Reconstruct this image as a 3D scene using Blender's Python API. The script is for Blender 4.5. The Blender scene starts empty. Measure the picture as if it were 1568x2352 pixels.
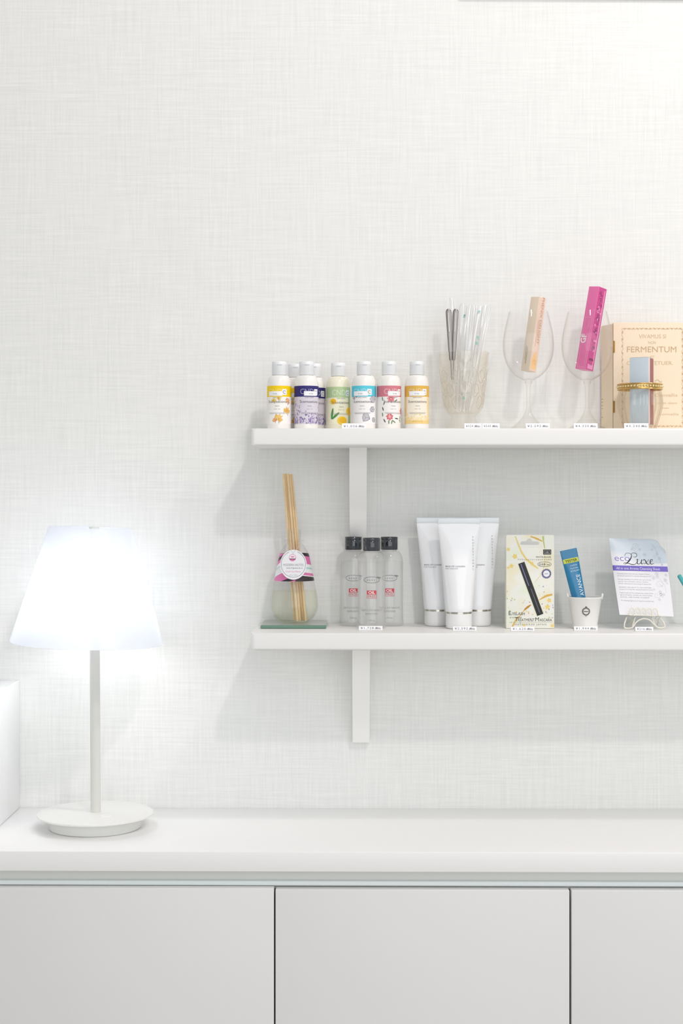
import bpy, bmesh, math, random
from mathutils import Vector, Matrix
random.seed(7)
C = bpy.context.scene
PI = math.pi

# ------------------------------------------------------------------ camera
FPX, HOR, VPX = 3450.0, 1128.0, 820.0          # focal length (px), horizon row, vanishing column
CAM = Vector((0.0, -2.40, 1.357))
YAW = math.atan((VPX - 784) / FPX)
cd = bpy.data.cameras.new('camera')
cam = bpy.data.objects.new('camera', cd)
C.collection.objects.link(cam)
cam.location = CAM
cam.rotation_euler = (PI / 2, 0, YAW)
cd.sensor_fit = 'VERTICAL'
cd.sensor_height = 36.0
cd.sensor_width = 24.0
cd.lens = 36.0 * FPX / 2352
cd.shift_y = -(1176 - HOR) / 2352
cd.clip_start = 0.05
C.camera = cam

# ------------------------------------------------------------------ light, exposure
wd = bpy.data.worlds.new('world'); C.world = wd
wd.use_nodes = True
wn = wd.node_tree.nodes; wn.clear()
bg = wn.new('ShaderNodeBackground'); wo = wn.new('ShaderNodeOutputWorld')
bg.inputs[0].default_value = (0.955, 0.98, 1.0, 1); bg.inputs[1].default_value = 0.49
wd.node_tree.links.new(bg.outputs[0], wo.inputs[0])

def area(name, loc, target, size, power, col, shape='DISK', size_y=None):
    l = bpy.data.lights.new(name, 'AREA'); l.shape = shape; l.size = size
    if size_y: l.size_y = size_y
    l.energy = power; l.color = col
    o = bpy.data.objects.new(name, l); C.collection.objects.link(o)
    o.location = loc
    o.rotation_euler = (Vector(target) - Vector(loc)).to_track_quat('-Z', 'Y').to_euler()
    return o
area('ceiling_downlight', (1.12, -0.88, 3.21), (0.1, 0.0, 1.30), 0.14, 9.0, (1.0, 0.90, 0.87))
area('ceiling_downlight', (2.1, -1.2, 3.21), (0.9, -0.1, 1.0), 0.14, 5.0, (1.0, 0.91, 0.885))
area('ceiling_downlight', (0.75, -2.3, 3.21), (0.2, 0.0, 1.1), 0.14, 13.0, (1.0, 0.94, 0.935))
area('front_fill', (0.9, -4.0, 1.9), (0.3, 0.0, 1.2), 3.6, 32.0, (0.95, 0.98, 1.0), 'RECTANGLE', 2.4)  # added soft fill from behind the camera, no real source
vs = C.view_settings
C.display_settings.display_device = 'sRGB'
vs.view_transform = 'Standard'; vs.look = 'None'; vs.gamma = 1.0; vs.use_curve_mapping = False
vs.exposure = 0.20
C.cycles.max_bounces = 12
C.cycles.transparent_max_bounces = 32
C.cycles.caustics_reflective = False
C.cycles.caustics_refractive = False

# ------------------------------------------------------------------ helpers: picture geometry
_fw = Vector((-math.sin(YAW), math.cos(YAW), 0)); _rt = Vector((math.cos(YAW), math.sin(YAW), 0))
def at(px, py, Y):
    d = _fw + _rt * ((px - 784) / FPX) + Vector((0, 0, 1)) * ((HOR - py) / FPX)
    return CAM + d * ((Y - CAM.y) / d.y)
def mpp(Y):                                     # metres per pixel at depth Y
    return (Y - CAM.y) / FPX
SH_LO = CAM.z - 0.211                           # top of the lower shelf
SH_UP = CAM.z + 0.0932                          # top of the upper shelf
TOP_Z = CAM.z - 0.507                           # worktop

# ------------------------------------------------------------------ helpers: materials
def lin(c):
    c = c / 255.0
    return c / 12.92 if c <= 0.04045 else ((c + 0.055) / 1.055) ** 2.4
def rgb(t): return (lin(t[0]), lin(t[1]), lin(t[2]), 1)
_M = {}
def mat(name, col, rough=0.5, metal=0.0, spec=0.5, trans=0.0, emit=0.0, coat=0.0, var=0.0, vscale=60):
    key = name
    if key in _M: return _M[key]
    m = bpy.data.materials.new(name); m.use_nodes = True
    nt = m.node_tree; b = nt.nodes['Principled BSDF']
    b.inputs['Base Color'].default_value = rgb(col)
    b.inputs['Roughness'].default_value = rough
    b.inputs['Metallic'].default_value = metal
    b.inputs['Specular IOR Level'].default_value = spec
    b.inputs['Coat Weight'].default_value = coat
    b.inputs['Coat Roughness'].default_value = 0.08
    if emit:
        b.inputs['Emission Color'].default_value = rgb(col); b.inputs['Emission Strength'].default_value = emit
    if var:
        tc = nt.nodes.new('ShaderNodeTexCoord'); n = nt.nodes.new('ShaderNodeTexNoise')
        n.inputs['Scale'].default_value = vscale; n.inputs['Detail'].default_value = 3
        r = nt.nodes.new('ShaderNodeMapRange'); r.inputs[3].default_value = 1 - var; r.inputs[4].default_value = 1 + var
        mx = nt.nodes.new('ShaderNodeVectorMath'); mx.operation = 'SCALE'
        mx.inputs[0].default_value = rgb(col)[:3]
        nt.links.new(tc.outputs['Object'], n.inputs['Vector']); nt.links.new(n.outputs['Fac'], r.inputs[0])
        nt.links.new(r.outputs[0], mx.inputs['Scale']); nt.links.new(mx.outputs[0], b.inputs['Base Color'])
    _M[key] = m
    return m

def clear(name, tint=(250, 252, 250), edge=(200, 205, 198), refl=0.5, milky=0.0, milk=(240, 243, 243), rough=0.02, power=2.0, spec=1.45):
    """thin clear sheet: see-through face on, tinted and mirror-like where seen at a slant"""
    if name in _M: return _M[name]
    m = bpy.data.materials.new(name); m.use_nodes = True
    nt = m.node_tree; N = nt.nodes; L = nt.links; N.clear()
    out = N.new('ShaderNodeOutputMaterial')
    lw = N.new('ShaderNodeLayerWeight'); lw.inputs['Blend'].default_value = 0.5
    pw = N.new('ShaderNodeMath'); pw.operation = 'POWER'; pw.inputs[1].default_value = power
    L.new(lw.outputs['Facing'], pw.inputs[0])
    cm = N.new('ShaderNodeMix'); cm.data_type = 'RGBA'
    cm.inputs[6].default_value = rgb(tint); cm.inputs[7].default_value = rgb(edge)
    L.new(pw.outputs[0], cm.inputs[0])
    tr = N.new('ShaderNodeBsdfTransparent'); L.new(cm.outputs[2], tr.inputs[0])
    last = tr
    if milky:
        df = N.new('ShaderNodeBsdfDiffuse'); df.inputs[0].default_value = rgb(milk)
        tl = N.new('ShaderNodeBsdfTranslucent'); tl.inputs[0].default_value = rgb(milk)
        m1 = N.new('ShaderNodeMixShader'); m1.inputs[0].default_value = 0.4
        L.new(df.outputs[0], m1.inputs[1]); L.new(tl.outputs[0], m1.inputs[2])
        m2 = N.new('ShaderNodeMixShader'); m2.inputs[0].default_value = milky
        L.new(tr.outputs[0], m2.inputs[1]); L.new(m1.outputs[0], m2.inputs[2]); last = m2
    p5 = N.new('ShaderNodeMath'); p5.operation = 'POWER'; p5.inputs[1].default_value = 5.0
    L.new(lw.outputs['Facing'], p5.inputs[0])
    f0 = ((spec - 1) / (spec + 1)) ** 2
    fm = N.new('ShaderNodeMapRange'); fm.inputs[3].default_value = f0 * refl; fm.inputs[4].default_value = min(refl, 0.8)
    L.new(p5.outputs[0], fm.inputs[0])
    gl = N.new('ShaderNodeBsdfGlossy'); gl.inputs['Roughness'].default_value = rough
    gl.inputs[0].default_value = (1, 1, 1, 1)
    mx = N.new('ShaderNodeMixShader')
    L.new(fm.outputs[0], mx.inputs[0]); L.new(last.outputs[0], mx.inputs[1]); L.new(gl.outputs[0], mx.inputs[2])
    L.new(mx.outputs[0], out.inputs[0])
    _M[name] = m
    return m

def ink(col, name=None, rough=0.5):
    return mat(name or 'ink_%02x%02x%02x' % tuple(col), col, rough, spec=0.3)

# wallpaper: woven linen look, long threads both ways
def wallpaper():
    m = bpy.data.materials.new('linen_wallpaper'); m.use_nodes = True
    nt = m.node_tree; N = nt.nodes; L = nt.links; b = N['Principled BSDF']
    tc = N.new('ShaderNodeTexCoord')
    def threads(sx, sz, off, detail=2.0):
        mp = N.new('ShaderNodeMapping'); mp.inputs['Scale'].default_value = (sx, 0.0, sz)
        mp.inputs['Location'].default_value = (off, off * 0.7, off * 1.3)
        n = N.new('ShaderNodeTexNoise'); n.inputs['Scale'].default_value = 1.0
        n.inputs['Detail'].default_value = detail; n.inputs['Roughness'].default_value = 0.6
        L.new(tc.outputs['Object'], mp.inputs[0]); L.new(mp.outputs[0], n.inputs['Vector'])
        return n
    def mr(src, a, c, lo, hi):
        r = N.new('ShaderNodeMapRange'); r.inputs[1].default_value = a; r.inputs[2].default_value = c
        r.inputs[3].default_value = lo; r.inputs[4].default_value = hi; L.new(src, r.inputs[0]); return r.outputs[0]
    def mul(a, c, op='MULTIPLY'):
        q = N.new('ShaderNodeMath'); q.operation = op; L.new(a, q.inputs[0]); L.new(c, q.inputs[1]); return q.outputs[0]
    h = mr(threads(12, 330, 3).outputs['Fac'], 0.3, 0.72, 0, 1)
    v = mr(threads(330, 12, 17).outputs['Fac'], 0.3, 0.72, 0, 1)
    patch_h = mr(threads(7, 26, 31).outputs['Fac'], 0.35, 0.65, 0.45, 1.0)
    patch_v = mr(threads(26, 7, 53).outputs['Fac'], 0.35, 0.65, 0.45, 1.0)
    hh = mul(mr(h, 0, 1, -0.5, 0.5), patch_h)
    vv = mul(mr(v, 0, 1, -0.5, 0.5), patch_v)
    s = mul(hh, vv, 'ADD')
    f = mr(s, -0.75, 0.75, 0.0, 1.0)
    cm = N.new('ShaderNodeMix'); cm.data_type = 'RGBA'
    cm.inputs[6].default_value = rgb((233, 234, 231)); cm.inputs[7].default_value = rgb((247, 247, 244))
    L.new(f, cm.inputs[0]); L.new(cm.outputs[2], b.inputs['Base Color'])
    bp = N.new('ShaderNodeBump'); bp.inputs['Strength'].default_value = 0.25; bp.inputs['Distance'].default_value = 0.0006
    L.new(f, bp.inputs['Height']); L.new(bp.outputs[0], b.inputs['Normal'])
    b.inputs['Roughness'].default_value = 0.7; b.inputs['Specular IOR Level'].default_value = 0.25
    return m

# ------------------------------------------------------------------ helpers: objects
def tag(o, label=None, cat=None, group=None, kind=None):
    if label: o['label'] = label
    if cat: o['category'] = cat
    if group: o['group'] = group
    if kind: o['kind'] = kind
    return o
def thing(name, loc, label, cat, group=None):
    o = bpy.data.objects.new(name, None); C.collection.objects.link(o)
    o.empty_display_size = 0.02
    o.location = Vector(loc)
    return tag(o, label, cat, group)
def wloc(o):
    v = Vector((0, 0, 0))
    while o: v += Vector(o.location); o = o.parent
    return v

class MB:
    """collects geometry given in WORLD coordinates; build() links it as one mesh object"""
    def __init__(s): s.v = []; s.f = []; s.m = []; s.mats = []
    def mi(s, m):
        if m not in s.mats: s.mats.append(m)
        return s.mats.index(m)
    def add(s, verts, faces, m):
        o = len(s.v); i = s.mi(m)
        s.v += [Vector(p) for p in verts]
        for f in faces: s.f.append([a + o for a in f]); s.m.append(i)
    def box(s, a, b, m, mtx=None, bev=0):
        bm = bmesh.new()
        x0, y0, z0 = a; x1, y1, z1 = b
        vs_ = [bm.verts.new(p) for p in ((x0,y0,z0),(x1,y0,z0),(x1,y1,z0),(x0,y1,z0),(x0,y0,z1),(x1,y0,z1),(x1,y1,z1),(x0,y1,z1))]
        for f in ((3,2,1,0),(4,5,6,7),(0,1,5,4),(1,2,6,5),(2,3,7,6),(3,0,4,7)): bm.faces.new([vs_[i] for i in f])
        if bev: bmesh.ops.bevel(bm, geom=bm.edges[:], offset=bev, segments=3, profile=0.5, affect='EDGES')
        s.bm(bm, m, mtx)
    def bm(s, bm, m, mtx=None):
        bm.verts.index_update()
        vv = [(mtx @ v.co) if mtx else v.co.copy() for v in bm.verts]
        s.add(vv, [[v.index for v in f.verts] for f in bm.faces], m); bm.free()
    def lathe(s, c, prof, m, n=48, mod=None, mtx=None, cap0=False, cap1=False):
        """prof: (radius, height) pairs; c: base centre"""
        vv = []; ff = []
        for r, z in prof:
            for k in range(n):
                a = 2 * PI * k / n
                rr = r * (mod(a, z) if mod else 1)
                p = Vector((rr * math.cos(a), rr * math.sin(a), z))
                vv.append((mtx @ p if mtx else p) + Vector(c))
        for i in range(len(prof) - 1):
            for k in range(n):
                k2 = (k + 1) % n
                ff.append([i*n+k, i*n+k2, (i+1)*n+k2, (i+1)*n+k])
        if cap0: ff.append([k for k in range(n)][::-1])
        if cap1: ff.append([(len(prof)-1)*n+k for k in range(n)])
        s.add(vv, ff, m)
    def tube(s, pts, r, m, n=8, closed=False, taper=None):
        pts = [Vector(p) for p in pts]; vv = []; ff = []
        N = len(pts); up = Vector((0.013, 0.021, 1)).normalized()
        prev = None
        for i, p in enumerate(pts):
            a = pts[i-1] if (i > 0 or closed) else p
            b = pts[(i+1) % N] if (i < N-1 or closed) else p
            t = (b - a).normalized()
            if prev is None:
                q = t.cross(Vector((0, 1, 0.02)))
                if q.length < 1e-3: q = t.cross(Vector((1, 0, 0)))
                q.normalize()
            else:
                q = (prev - t * prev.dot(t)).normalized()
            prev = q; w = t.cross(q)
            rr = r * (taper[i] if taper else 1)
            for k in range(n):
                an = 2*PI*k/n; vv.append(p + (q*math.cos(an) + w*math.sin(an)) * rr)
        M = N if closed else N-1
        for i in range(M):
            for k in range(n):
                j = (i+1) % N
                ff.append([i*n+k, i*n+(k+1) % n, j*n+(k+1) % n, j*n+k])
        if not closed:
            ff.append([k for k in range(n)][::-1]); ff.append([(N-1)*n+k for k in range(n)])
        s.add(vv, ff, m)
    def build(s, name, parent=None, smooth=35, label=None):
        me = bpy.data.meshes.new(name)
        off = wloc(parent) if parent else Vector((0, 0, 0))
        me.from_pydata([tuple(p - off) for p in s.v], [], s.f)
        for m in s.mats: me.materials.append(m)
        me.polygons.foreach_set('material_index', s.m)
        bm = bmesh.new(); bm.from_mesh(me)
        bmesh.ops.recalc_face_normals(bm, faces=bm.faces[:]); bm.to_mesh(me); bm.free()
        o = bpy.data.objects.new(name, me); C.collection.objects.link(o)
        if parent: o.parent = parent
        if smooth:
            me.polygons.foreach_set('use_smooth', [True] * len(me.polygons))
            try: me.set_sharp_from_angle(angle=math.radians(smooth))
            except Exception: pass
        me.update()
        if label: o['label'] = label
        return o

# ------------------------------------------------------------------ helpers: printed artwork
_tc = {}
def text2d(body, size, align='CENTER', shear=0.0, bold=0.0, sp=1.0):
    key = (body, shear, bold, sp)
    if key not in _tc:
        cu = bpy.data.curves.new('t', 'FONT'); cu.body = body; cu.size = 1.0
        cu.resolution_u = 3; cu.shear = shear; cu.offset = bold; cu.space_character = sp
        o = bpy.data.objects.new('t', cu); C.collection.objects.link(o)
        dg = bpy.context.evaluated_depsgraph_get(); dg.update()
        me = o.evaluated_get(dg).to_mesh()
        vs_ = [(v.co.x, v.co.y) for v in me.vertices]; fs = [list(p.vertices) for p in me.polygons]
        o.evaluated_get(dg).to_mesh_clear()
        bpy.data.objects.remove(o); bpy.data.curves.remove(cu)
        _tc[key] = (vs_, fs)
    vs_, fs = _tc[key]
    if not vs_: return [], []
    x0 = min(v[0] for v in vs_); x1 = max(v[0] for v in vs_)
    ox = {'CENTER': (x0+x1)/2, 'LEFT': x0, 'RIGHT': x1}[align]
    return [((x-ox)*size, y*size) for x, y in vs_], fs

class Art:
    """flat artwork in px units; put() lays it on a surface given by surf(u, v, lift)"""
    def __init__(s): s.items = []
    def poly(s, pts, m, layer=1): s.items.append((list(pts), [list(range(len(pts)))], m, layer))
    def rect(s, x0, y0, x1, y1, m, layer=1): s.poly([(x0,y0),(x1,y0),(x1,y1),(x0,y1)], m, layer)
    def ell(s, cx, cy, rx, ry, m, layer=1, n=20, rot=0):
        c, q = math.cos(rot), math.sin(rot)
        P = []
        for k in range(n):
            a = 2*PI*k/n; x = rx*math.cos(a); y = ry*math.sin(a)
            P.append((cx + x*c - y*q, cy + x*q + y*c))
        s.poly(P, m, layer)
    def ring(s, cx, cy, rx, ry, w, m, layer=1, n=36, a0=0, a1=2*PI):
        s.stroke([(cx + rx*math.cos(a0+(a1-a0)*k/n), cy + ry*math.sin(a0+(a1-a0)*k/n)) for k in range(n+1)], w, m, layer)
    def stroke(s, pts, w, m, layer=1):
        V = []; F = []
        n = len(pts)
        for i, p in enumerate(pts):
            a = pts[max(i-1, 0)]; b = pts[min(i+1, n-1)]
            dx, dy = b[0]-a[0], b[1]-a[1]; l = math.hypot(dx, dy) or 1
            ww = (w[i] if isinstance(w, (list, tuple)) else w) / 2
            V += [(p[0]-dy/l*ww, p[1]+dx/l*ww), (p[0]+dy/l*ww, p[1]-dx/l*ww)]
        for i in range(n-1): F.append([2*i, 2*i+1, 2*i+3, 2*i+2])
        s.items.append((V, F, m, layer))
    def flower(s, x, y, r, m, layer=1, rot=0):
        for k in range(5):
            a = rot + 2*PI*k/5; s.ell(x + r*.55*math.cos(a), y + r*.55*math.sin(a), r*.42, r*.22, m, layer + 0.05*k, 8, a)
    def box(s, x0, y0, x1, y1, w, m, layer=1):
        s.rect(x0, y0, x1, y0+w, m, layer); s.rect(x0, y1-w, x1, y1, m, layer)
        s.rect(x0, y0, x0+w, y1, m, layer); s.rect(x1-w, y0, x1, y1, m, layer)
    def star(s, cx, cy, r, m, layer=1, n=5, inner=0.45, rot=0):
        s.poly([(cx + (r if k % 2 == 0 else r*inner)*math.cos(rot+PI*k/n), cy + (r if k % 2 == 0 else r*inner)*math.sin(rot+PI*k/n)) for k in range(2*n)], m, layer)
    def text(s, body, cx, cy, size, m, layer=2, align='CENTER', shear=0.0, bold=0.0, rot=0, sp=1.0, width=None, sx=1.0):
        V, F = text2d(body, size, align, shear, bold, sp)
        if not V: return
        if width:
            w = max(v[0] for v in V) - min(v[0] for v in V); sx = width / w
        c, q = math.cos(rot), math.sin(rot)
        s.items.append(([(cx + x*sx*c - y*q, cy + x*sx*q + y*c) for x, y in V], F, m, layer))
    def put(s, mb, surf, maxlen=None, clip=None):
        for idx, (V, F, m, layer) in enumerate(s.items):
            layer += 0.008 * (idx % 100)
            bm = bmesh.new(); vv = [bm.verts.new((x, y, 0)) for x, y in V]
            for f in F:
                try: bm.faces.new([vv[i] for i in f])
                except ValueError: pass
            if any(len(f.verts) > 4 for f in bm.faces) or maxlen:
                bmesh.ops.triangulate(bm, faces=bm.faces[:])
            if maxlen:
                for _ in range(5):
                    es = [e for e in bm.edges if abs(e.verts[0].co.x - e.verts[1].co.x) > maxlen]
                    if not es: break
                    bmesh.ops.subdivide_edges(bm, edges=es, cuts=1)
                    bmesh.ops.triangulate(bm, faces=[f for f in bm.faces if len(f.verts) > 3])
            if clip:
                for co, no in clip:
                    bmesh.ops.bisect_plane(bm, geom=bm.verts[:]+bm.edges[:]+bm.faces[:], plane_co=co, plane_no=no, clear_outer=True)
            for v in bm.verts: v.co = surf(v.co.x, v.co.y, layer)
            mb.bm(bm, m)

def cyl_surf(c, R, s, ang=0.0, lift=0.00012, prof=None):
    """surface of an upright cylinder facing the camera; u, v in px from centre/base"""
    def f(u, v, layer):
        z = v * s
        r = (prof(z) if prof else R) + lift * layer
        a = -PI/2 + u * s / R + ang
        return Vector((c[0] + r*math.cos(a), c[1] + r*math.sin(a), c[2] + z))
    return f
def lerp_prof(pr):
    def f(z):
        for (r0, z0), (r1, z1) in zip(pr, pr[1:]):
            if z0 <= z <= z1 and z1 > z0: return r0 + (r1-r0)*(z-z0)/(z1-z0)
        return pr[-1][0] if z > pr[-1][1] else pr[0][0]
    return f
def smooth_prof(pts, n=6):
    """Catmull-Rom through (r, z) points"""
    out = []
    P = [pts[0]] + list(pts) + [pts[-1]]
    for i in range(1, len(P)-2):
        p0, p1, p2, p3 = [Vector(q) for q in P[i-1:i+3]]
        for k in range(n):
            t = k/n
            q = 0.5*((2*p1) + (p2-p0)*t + (2*p0-5*p1+4*p2-p3)*t*t + (3*p1-p0-3*p2+p3)*t**3)
            out.append((max(q.x, 0.00005), q.y))
    out.append(tuple(pts[-1]))
    return out

# ================================================================== SETTING
WHITE = mat('white_lacquer', (247, 247, 246), 0.32, var=0.004, vscale=9)
WHITE2 = mat('white_laminate', (231, 231, 230), 0.38, var=0.004, vscale=9)
SHELFM = mat('shelf_lacquer', (246, 245, 243), 0.42, var=0.004, vscale=9)

m = MB(); m.box((-2.6, 0, 0), (2.6, 0.08, 2.75), wallpaper())
w = m.build('wall_back', smooth=0); tag(w, 'pale grey linen-textured wallpapered wall behind the shelves', kind='structure')
m = MB(); m.box((-2.6, -3.2, -0.05), (2.6, 0.0, 0.0), mat('pale_floor', (205, 200, 192), 0.5, var=0.03, vscale=6))
w = m.build('floor', smooth=0); tag(w, 'pale floor in front of the cabinet', kind='structure')
m = MB(); m.box((-2.6, -3.2, 3.30), (2.6, 0.08, 3.38), mat('ceiling_white', (214, 214, 212), 0.7))  # added out of view to keep ambient light off the upper wall
w = m.build('ceiling', smooth=0); tag(w, 'unseen white ceiling above the shelves, added to dim the upper wall', kind='structure')
m = MB(); m.box((-2.02, -3.2, 0.0), (-1.94, 0.0, 3.30), mat('side_wall_grey', (205, 206, 206), 0.7))  # unseen wall added to darken the left side
w = m.build('wall_left', smooth=0); tag(w, 'unseen grey-white side wall left of the worktop, added to dim the left side', kind='structure')
a = at(1060, -6, -0.003); b = at(1640, 2.4, -0.003)
m = MB(); mm = mat('trim_grey', (150, 146, 144), 0.6)
m.add([(a.x, -0.005, a.z), (b.x+.4, -0.005, b.z), (b.x+.4, -0.0002, b.z), (a.x, -0.0002, a.z),
       (a.x, -0.005, a.z+.05), (b.x+.4, -0.005, b.z+.05), (b.x+.4, -0.0002, b.z+.05), (a.x, -0.0002, a.z+.05)],
      [(3,2,1,0),(4,5,6,7),(0,1,5,4),(1,2,6,5),(2,3,7,6),(3,0,4,7)], mm)
w = m.build('trim_1', smooth=0); tag(w, 'thin grey trim along the top right of the wall', kind='structure')

# ================================================================== BUILT-IN FURNITURE
X = lambda px, Y: at(px, HOR, Y).x
CF = -0.290                                     # worktop front
m = MB(); m.box((-1.9, CF, TOP_Z-0.028), (1.9, -0.0005, TOP_Z), WHITE, bev=0.0009)
w = m.build('worktop'); tag(w, 'long white worktop running along the wall under the shelves', 'worktop')

# cabinet under the worktop
cab = thing('storage_cabinet', (0, -0.15, 0.0), 'white base cabinet with flat handleless doors under the long worktop', 'cabinet')
DT = CAM.z - 0.5605                             # door tops
DFr = CF + 0.003
xg1, xg2 = X(630.5, DFr), X(1310, DFr)
GREY = mat('finger_pull_grey', (236, 243, 243), 0.4)
m = MB()
m.box((-1.88, DFr+0.0205, 0.06), (1.88, -0.001, DT-0.004), mat('carcass_gap_shade', (84, 84, 76), 0.6))  # dark colour stands in for the shade in the door gaps
m.build('carcass', cab)
m = MB(); m.box((-1.88, DFr+0.0205, DT-0.004), (1.88, -0.001, TOP_Z-0.0285), mat('cabinet_header', (236, 237, 232), 0.5))
m.build('header_rail', cab)
m = MB(); m.box((-1.88, DFr+0.045, 0.0), (1.88, -0.02, 0.06), mat('plinth_grey', (190, 190, 188), 0.5))
m.build('plinth', cab)
m = MB()                                        # L shaped finger-pull channel behind the door tops
m.box((-1.88, DFr+0.0130, DT+0.0020), (1.88, DFr+0.0203, DT+0.0085), GREY, bev=0.0006)
m.build('finger_pull', cab)
gw = 0.0011
spans = [(-1.3, xg1-0.826-gw*2, 0), (xg1-0.824, xg1-gw, 0.0016), (xg1+gw, xg2-gw*1.4, 0), (xg2+gw*1.2, xg2+0.413, -0.0003), (xg2+0.416, 1.86, 0)]
spans = [(xg1-0.413*2-0.004, xg1-0.415, 0), (xg1-0.413, xg1-gw, 0.0012), (xg1+gw, xg2-gw*1.4, -0.0003), (xg2+gw*1.2, xg2+0.413, -0.0003), (xg2+0.416, xg2+0.83, 0)]
for x0, x1, dz in spans:
    m = MB(); m.box((x0, DFr, 0.065), (x1, DFr+0.019, DT+dz), WHITE2, bev=0.0011)
    m.build('door', cab)

# white side unit standing on the worktop at the left
sx = X(45.5, 0); stz = CAM.z - (1563-HOR)/FPX*2.4
m = MB(); m.box((-1.15, CF+0.006, TOP_Z+0.0003), (sx, -0.0006, stz), mat('side_unit_white', (250, 250, 250), 0.35), bev=0.0012)
w = m.build('side_unit'); tag(w, 'plain white box unit standing on the worktop at the far left beside the lamp', 'cabinet unit')

# shelves
SD = 0.168; sl = X(576.5, -SD)
def shelf(zt, lab):
    bm = bmesh.new()
    pts = [(sl, 0.0)]; r = 0.006
    pts = [(sl, -0.0006), (sl, -SD + r)]
    for k in range(1, 6):
        a_ = PI + PI/2*k/6; pts.append((sl + r + r*math.cos(a_), -SD + r + r*math.sin(a_)))
    pts += [(sl + r, -SD), (1.0, -SD), (1.0, -0.0006)]
    lo = [bm.verts.new((x, y, zt-0.0255)) for x, y in pts]; hi = [bm.verts.new((x, y, zt)) for x, y in pts]
    n = len(pts)
    bm.faces.new(lo[::-1]); bm.faces.new(hi)
    for i in range(n): bm.faces.new((lo[i], lo[(i+1) % n], hi[(i+1) % n], hi[i]))
    es = [e for e in bm.edges if abs(e.verts[0].co.z - e.verts[1].co.z) < 1e-6 and not (e.verts[0].co.y > -0.01 and e.verts[1].co.y > -0.01)]
    bmesh.ops.bevel(bm, geom=es, offset=0.0034, segments=4, profile=0.5, affect='EDGES')
    m = MB(); m.bm(bm, SHELFM)
    w = m.build('wall_shelf'); tag(w, lab, 'shelf', 'white wall shelves')
shelf(SH_UP, 'upper white wall shelf with rounded edge, carrying lotions and glasses')
shelf(SH_LO, 'lower white wall shelf with rounded edge, carrying tubes and a reed diffuser')

def bracket(zt, px0, px1, lab):
    x0 = X(px0, -0.02); x1 = X(px1, -0.02)
    pr = [(-0.0006, 0), (-0.104, 0), (-0.104, -0.0012), (-0.0165, -0.158), (-0.0145, -0.1625), (-0.0006, -0.1625)]
    n = len(pr); bm = bmesh.new()
    A = [bm.verts.new((x0, y, zt+z)) for y, z in pr]; B = [bm.verts.new((x1, y, zt+z)) for y, z in pr]
    bm.faces.new(A); bm.faces.new(B[::-1])
    for i in range(n): bm.faces.new((A[i], A[(i+1) % n], B[(i+1) % n], B[i]))
    bmesh.ops.triangulate(bm, faces=[f for f in bm.faces if len(f.verts) > 4])
    m = MB(); m.bm(bm, mat('bracket_white', (250, 249, 246), 0.4))
    w = m.build('shelf_bracket', smooth=30); tag(w, lab, 'bracket', 'white shelf brackets')
bracket(SH_UP-0.0257, 802.5, 841.5, 'white curved bracket under the upper shelf, above the three black-capped bottles')
bracket(SH_LO-0.0257, 809, 848.5, 'white bracket under the lower shelf, above the bare worktop')

# ================================================================== TABLE LAMP
LY = -0.137
lb = at(219, 1901, LY); lb = Vector((lb.x, LY, TOP_Z+0.0004))
lamp = thing('table_lamp', lb, 'lit white table lamp with conical shade on a slim pole on the worktop', 'lamp')
s = mpp(LY)
LM = mat('lamp_white_metal', (236, 236, 232), 0.4)
LPM = mat('lamp_pole_metal', (222, 222, 216), 0.4)
m = MB(); m.lathe(lb, [(0.0001, 0), (0.068, 0), (0.0688, 0.001), (0.0688, 0.0165), (0.060, 0.0185), (0.0001, 0.0185)], LM, 72)
m.lathe(lb, [(0.055, 0.0180), (0.0862, 0.0188), (0.0868, 0.0196), (0.0866, 0.0212), (0.084, 0.0222), (0.0001, 0.0228)], LM, 96)
base = m.build('base', lamp)
m = MB(); m.lathe(lb + Vector((-0.087, 0.006, 0.0155)), [(0.0001, 0), (0.0018, 0.0003), (0.0018, 0.003), (0.0001, 0.0034)], mat('cord_black', (40, 40, 40), 0.5), 12)
m.build('cord_outlet', base)
m = MB(); m.lathe(lb + Vector((0.020, -0.028, 0.0226)), [(0.0001, 0.0007), (0.0085, 0.0007), (0.0092, 0.0002), (0.0095, -0.0004)], mat('button_white', (242, 242, 239), 0.35), 32)
m.build('switch_button', base)
ptop = at(216.5, 1211, LY).z - lb.z
m = MB(); lean = Matrix.Shear('XY', 4, (0, 0)) if False else None
px_top = at(216, HOR, LY).x - lb.x
R_ = 0.0077
m.tube([lb + Vector((0.0005, 0, 0.0222)), lb + Vector((px_top, 0, ptop + 0.0008))], R_, LPM, 24)
pole = m.build('pole', lamp, smooth=50)
# shade
sc_top = at(208.5, 1211.5, LY); sc_bot = at(199.5, 1474, LY)
def shade_mat():
    mm = bpy.data.materials.new('shade_acrylic'); mm.use_nodes = True
    nt = mm.node_tree; N = nt.nodes; L = nt.links; N.clear()
    out = N.new('ShaderNodeOutputMaterial')
    tr = N.new('ShaderNodeBsdfTransparent'); tr.inputs[0].default_value = (0.97, 0.98, 1, 1)
    tl = N.new('ShaderNodeBsdfTranslucent'); tl.inputs[0].default_value = (0.93, 0.95, 1.0, 1)
    df = N.new('ShaderNodeBsdfPrincipled'); df.inputs['Base Color'].default_value = (0.93, 0.95, 0.98, 1); df.inputs['Roughness'].default_value = 0.15
    a_ = N.new('ShaderNodeMixShader'); a_.inputs[0].default_value = 0.5
    L.new(df.outputs[0], a_.inputs[1]); L.new(tl.outputs[0], a_.inputs[2])
    b_ = N.new('ShaderNodeMixShader'); b_.inputs[0].default_value = 0.64
    L.new(tr.outputs[0], b_.inputs[1]); L.new(a_.outputs[0], b_.inputs[2]); L.new(b_.outputs[0], out.inputs[0])
    return mm
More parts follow.
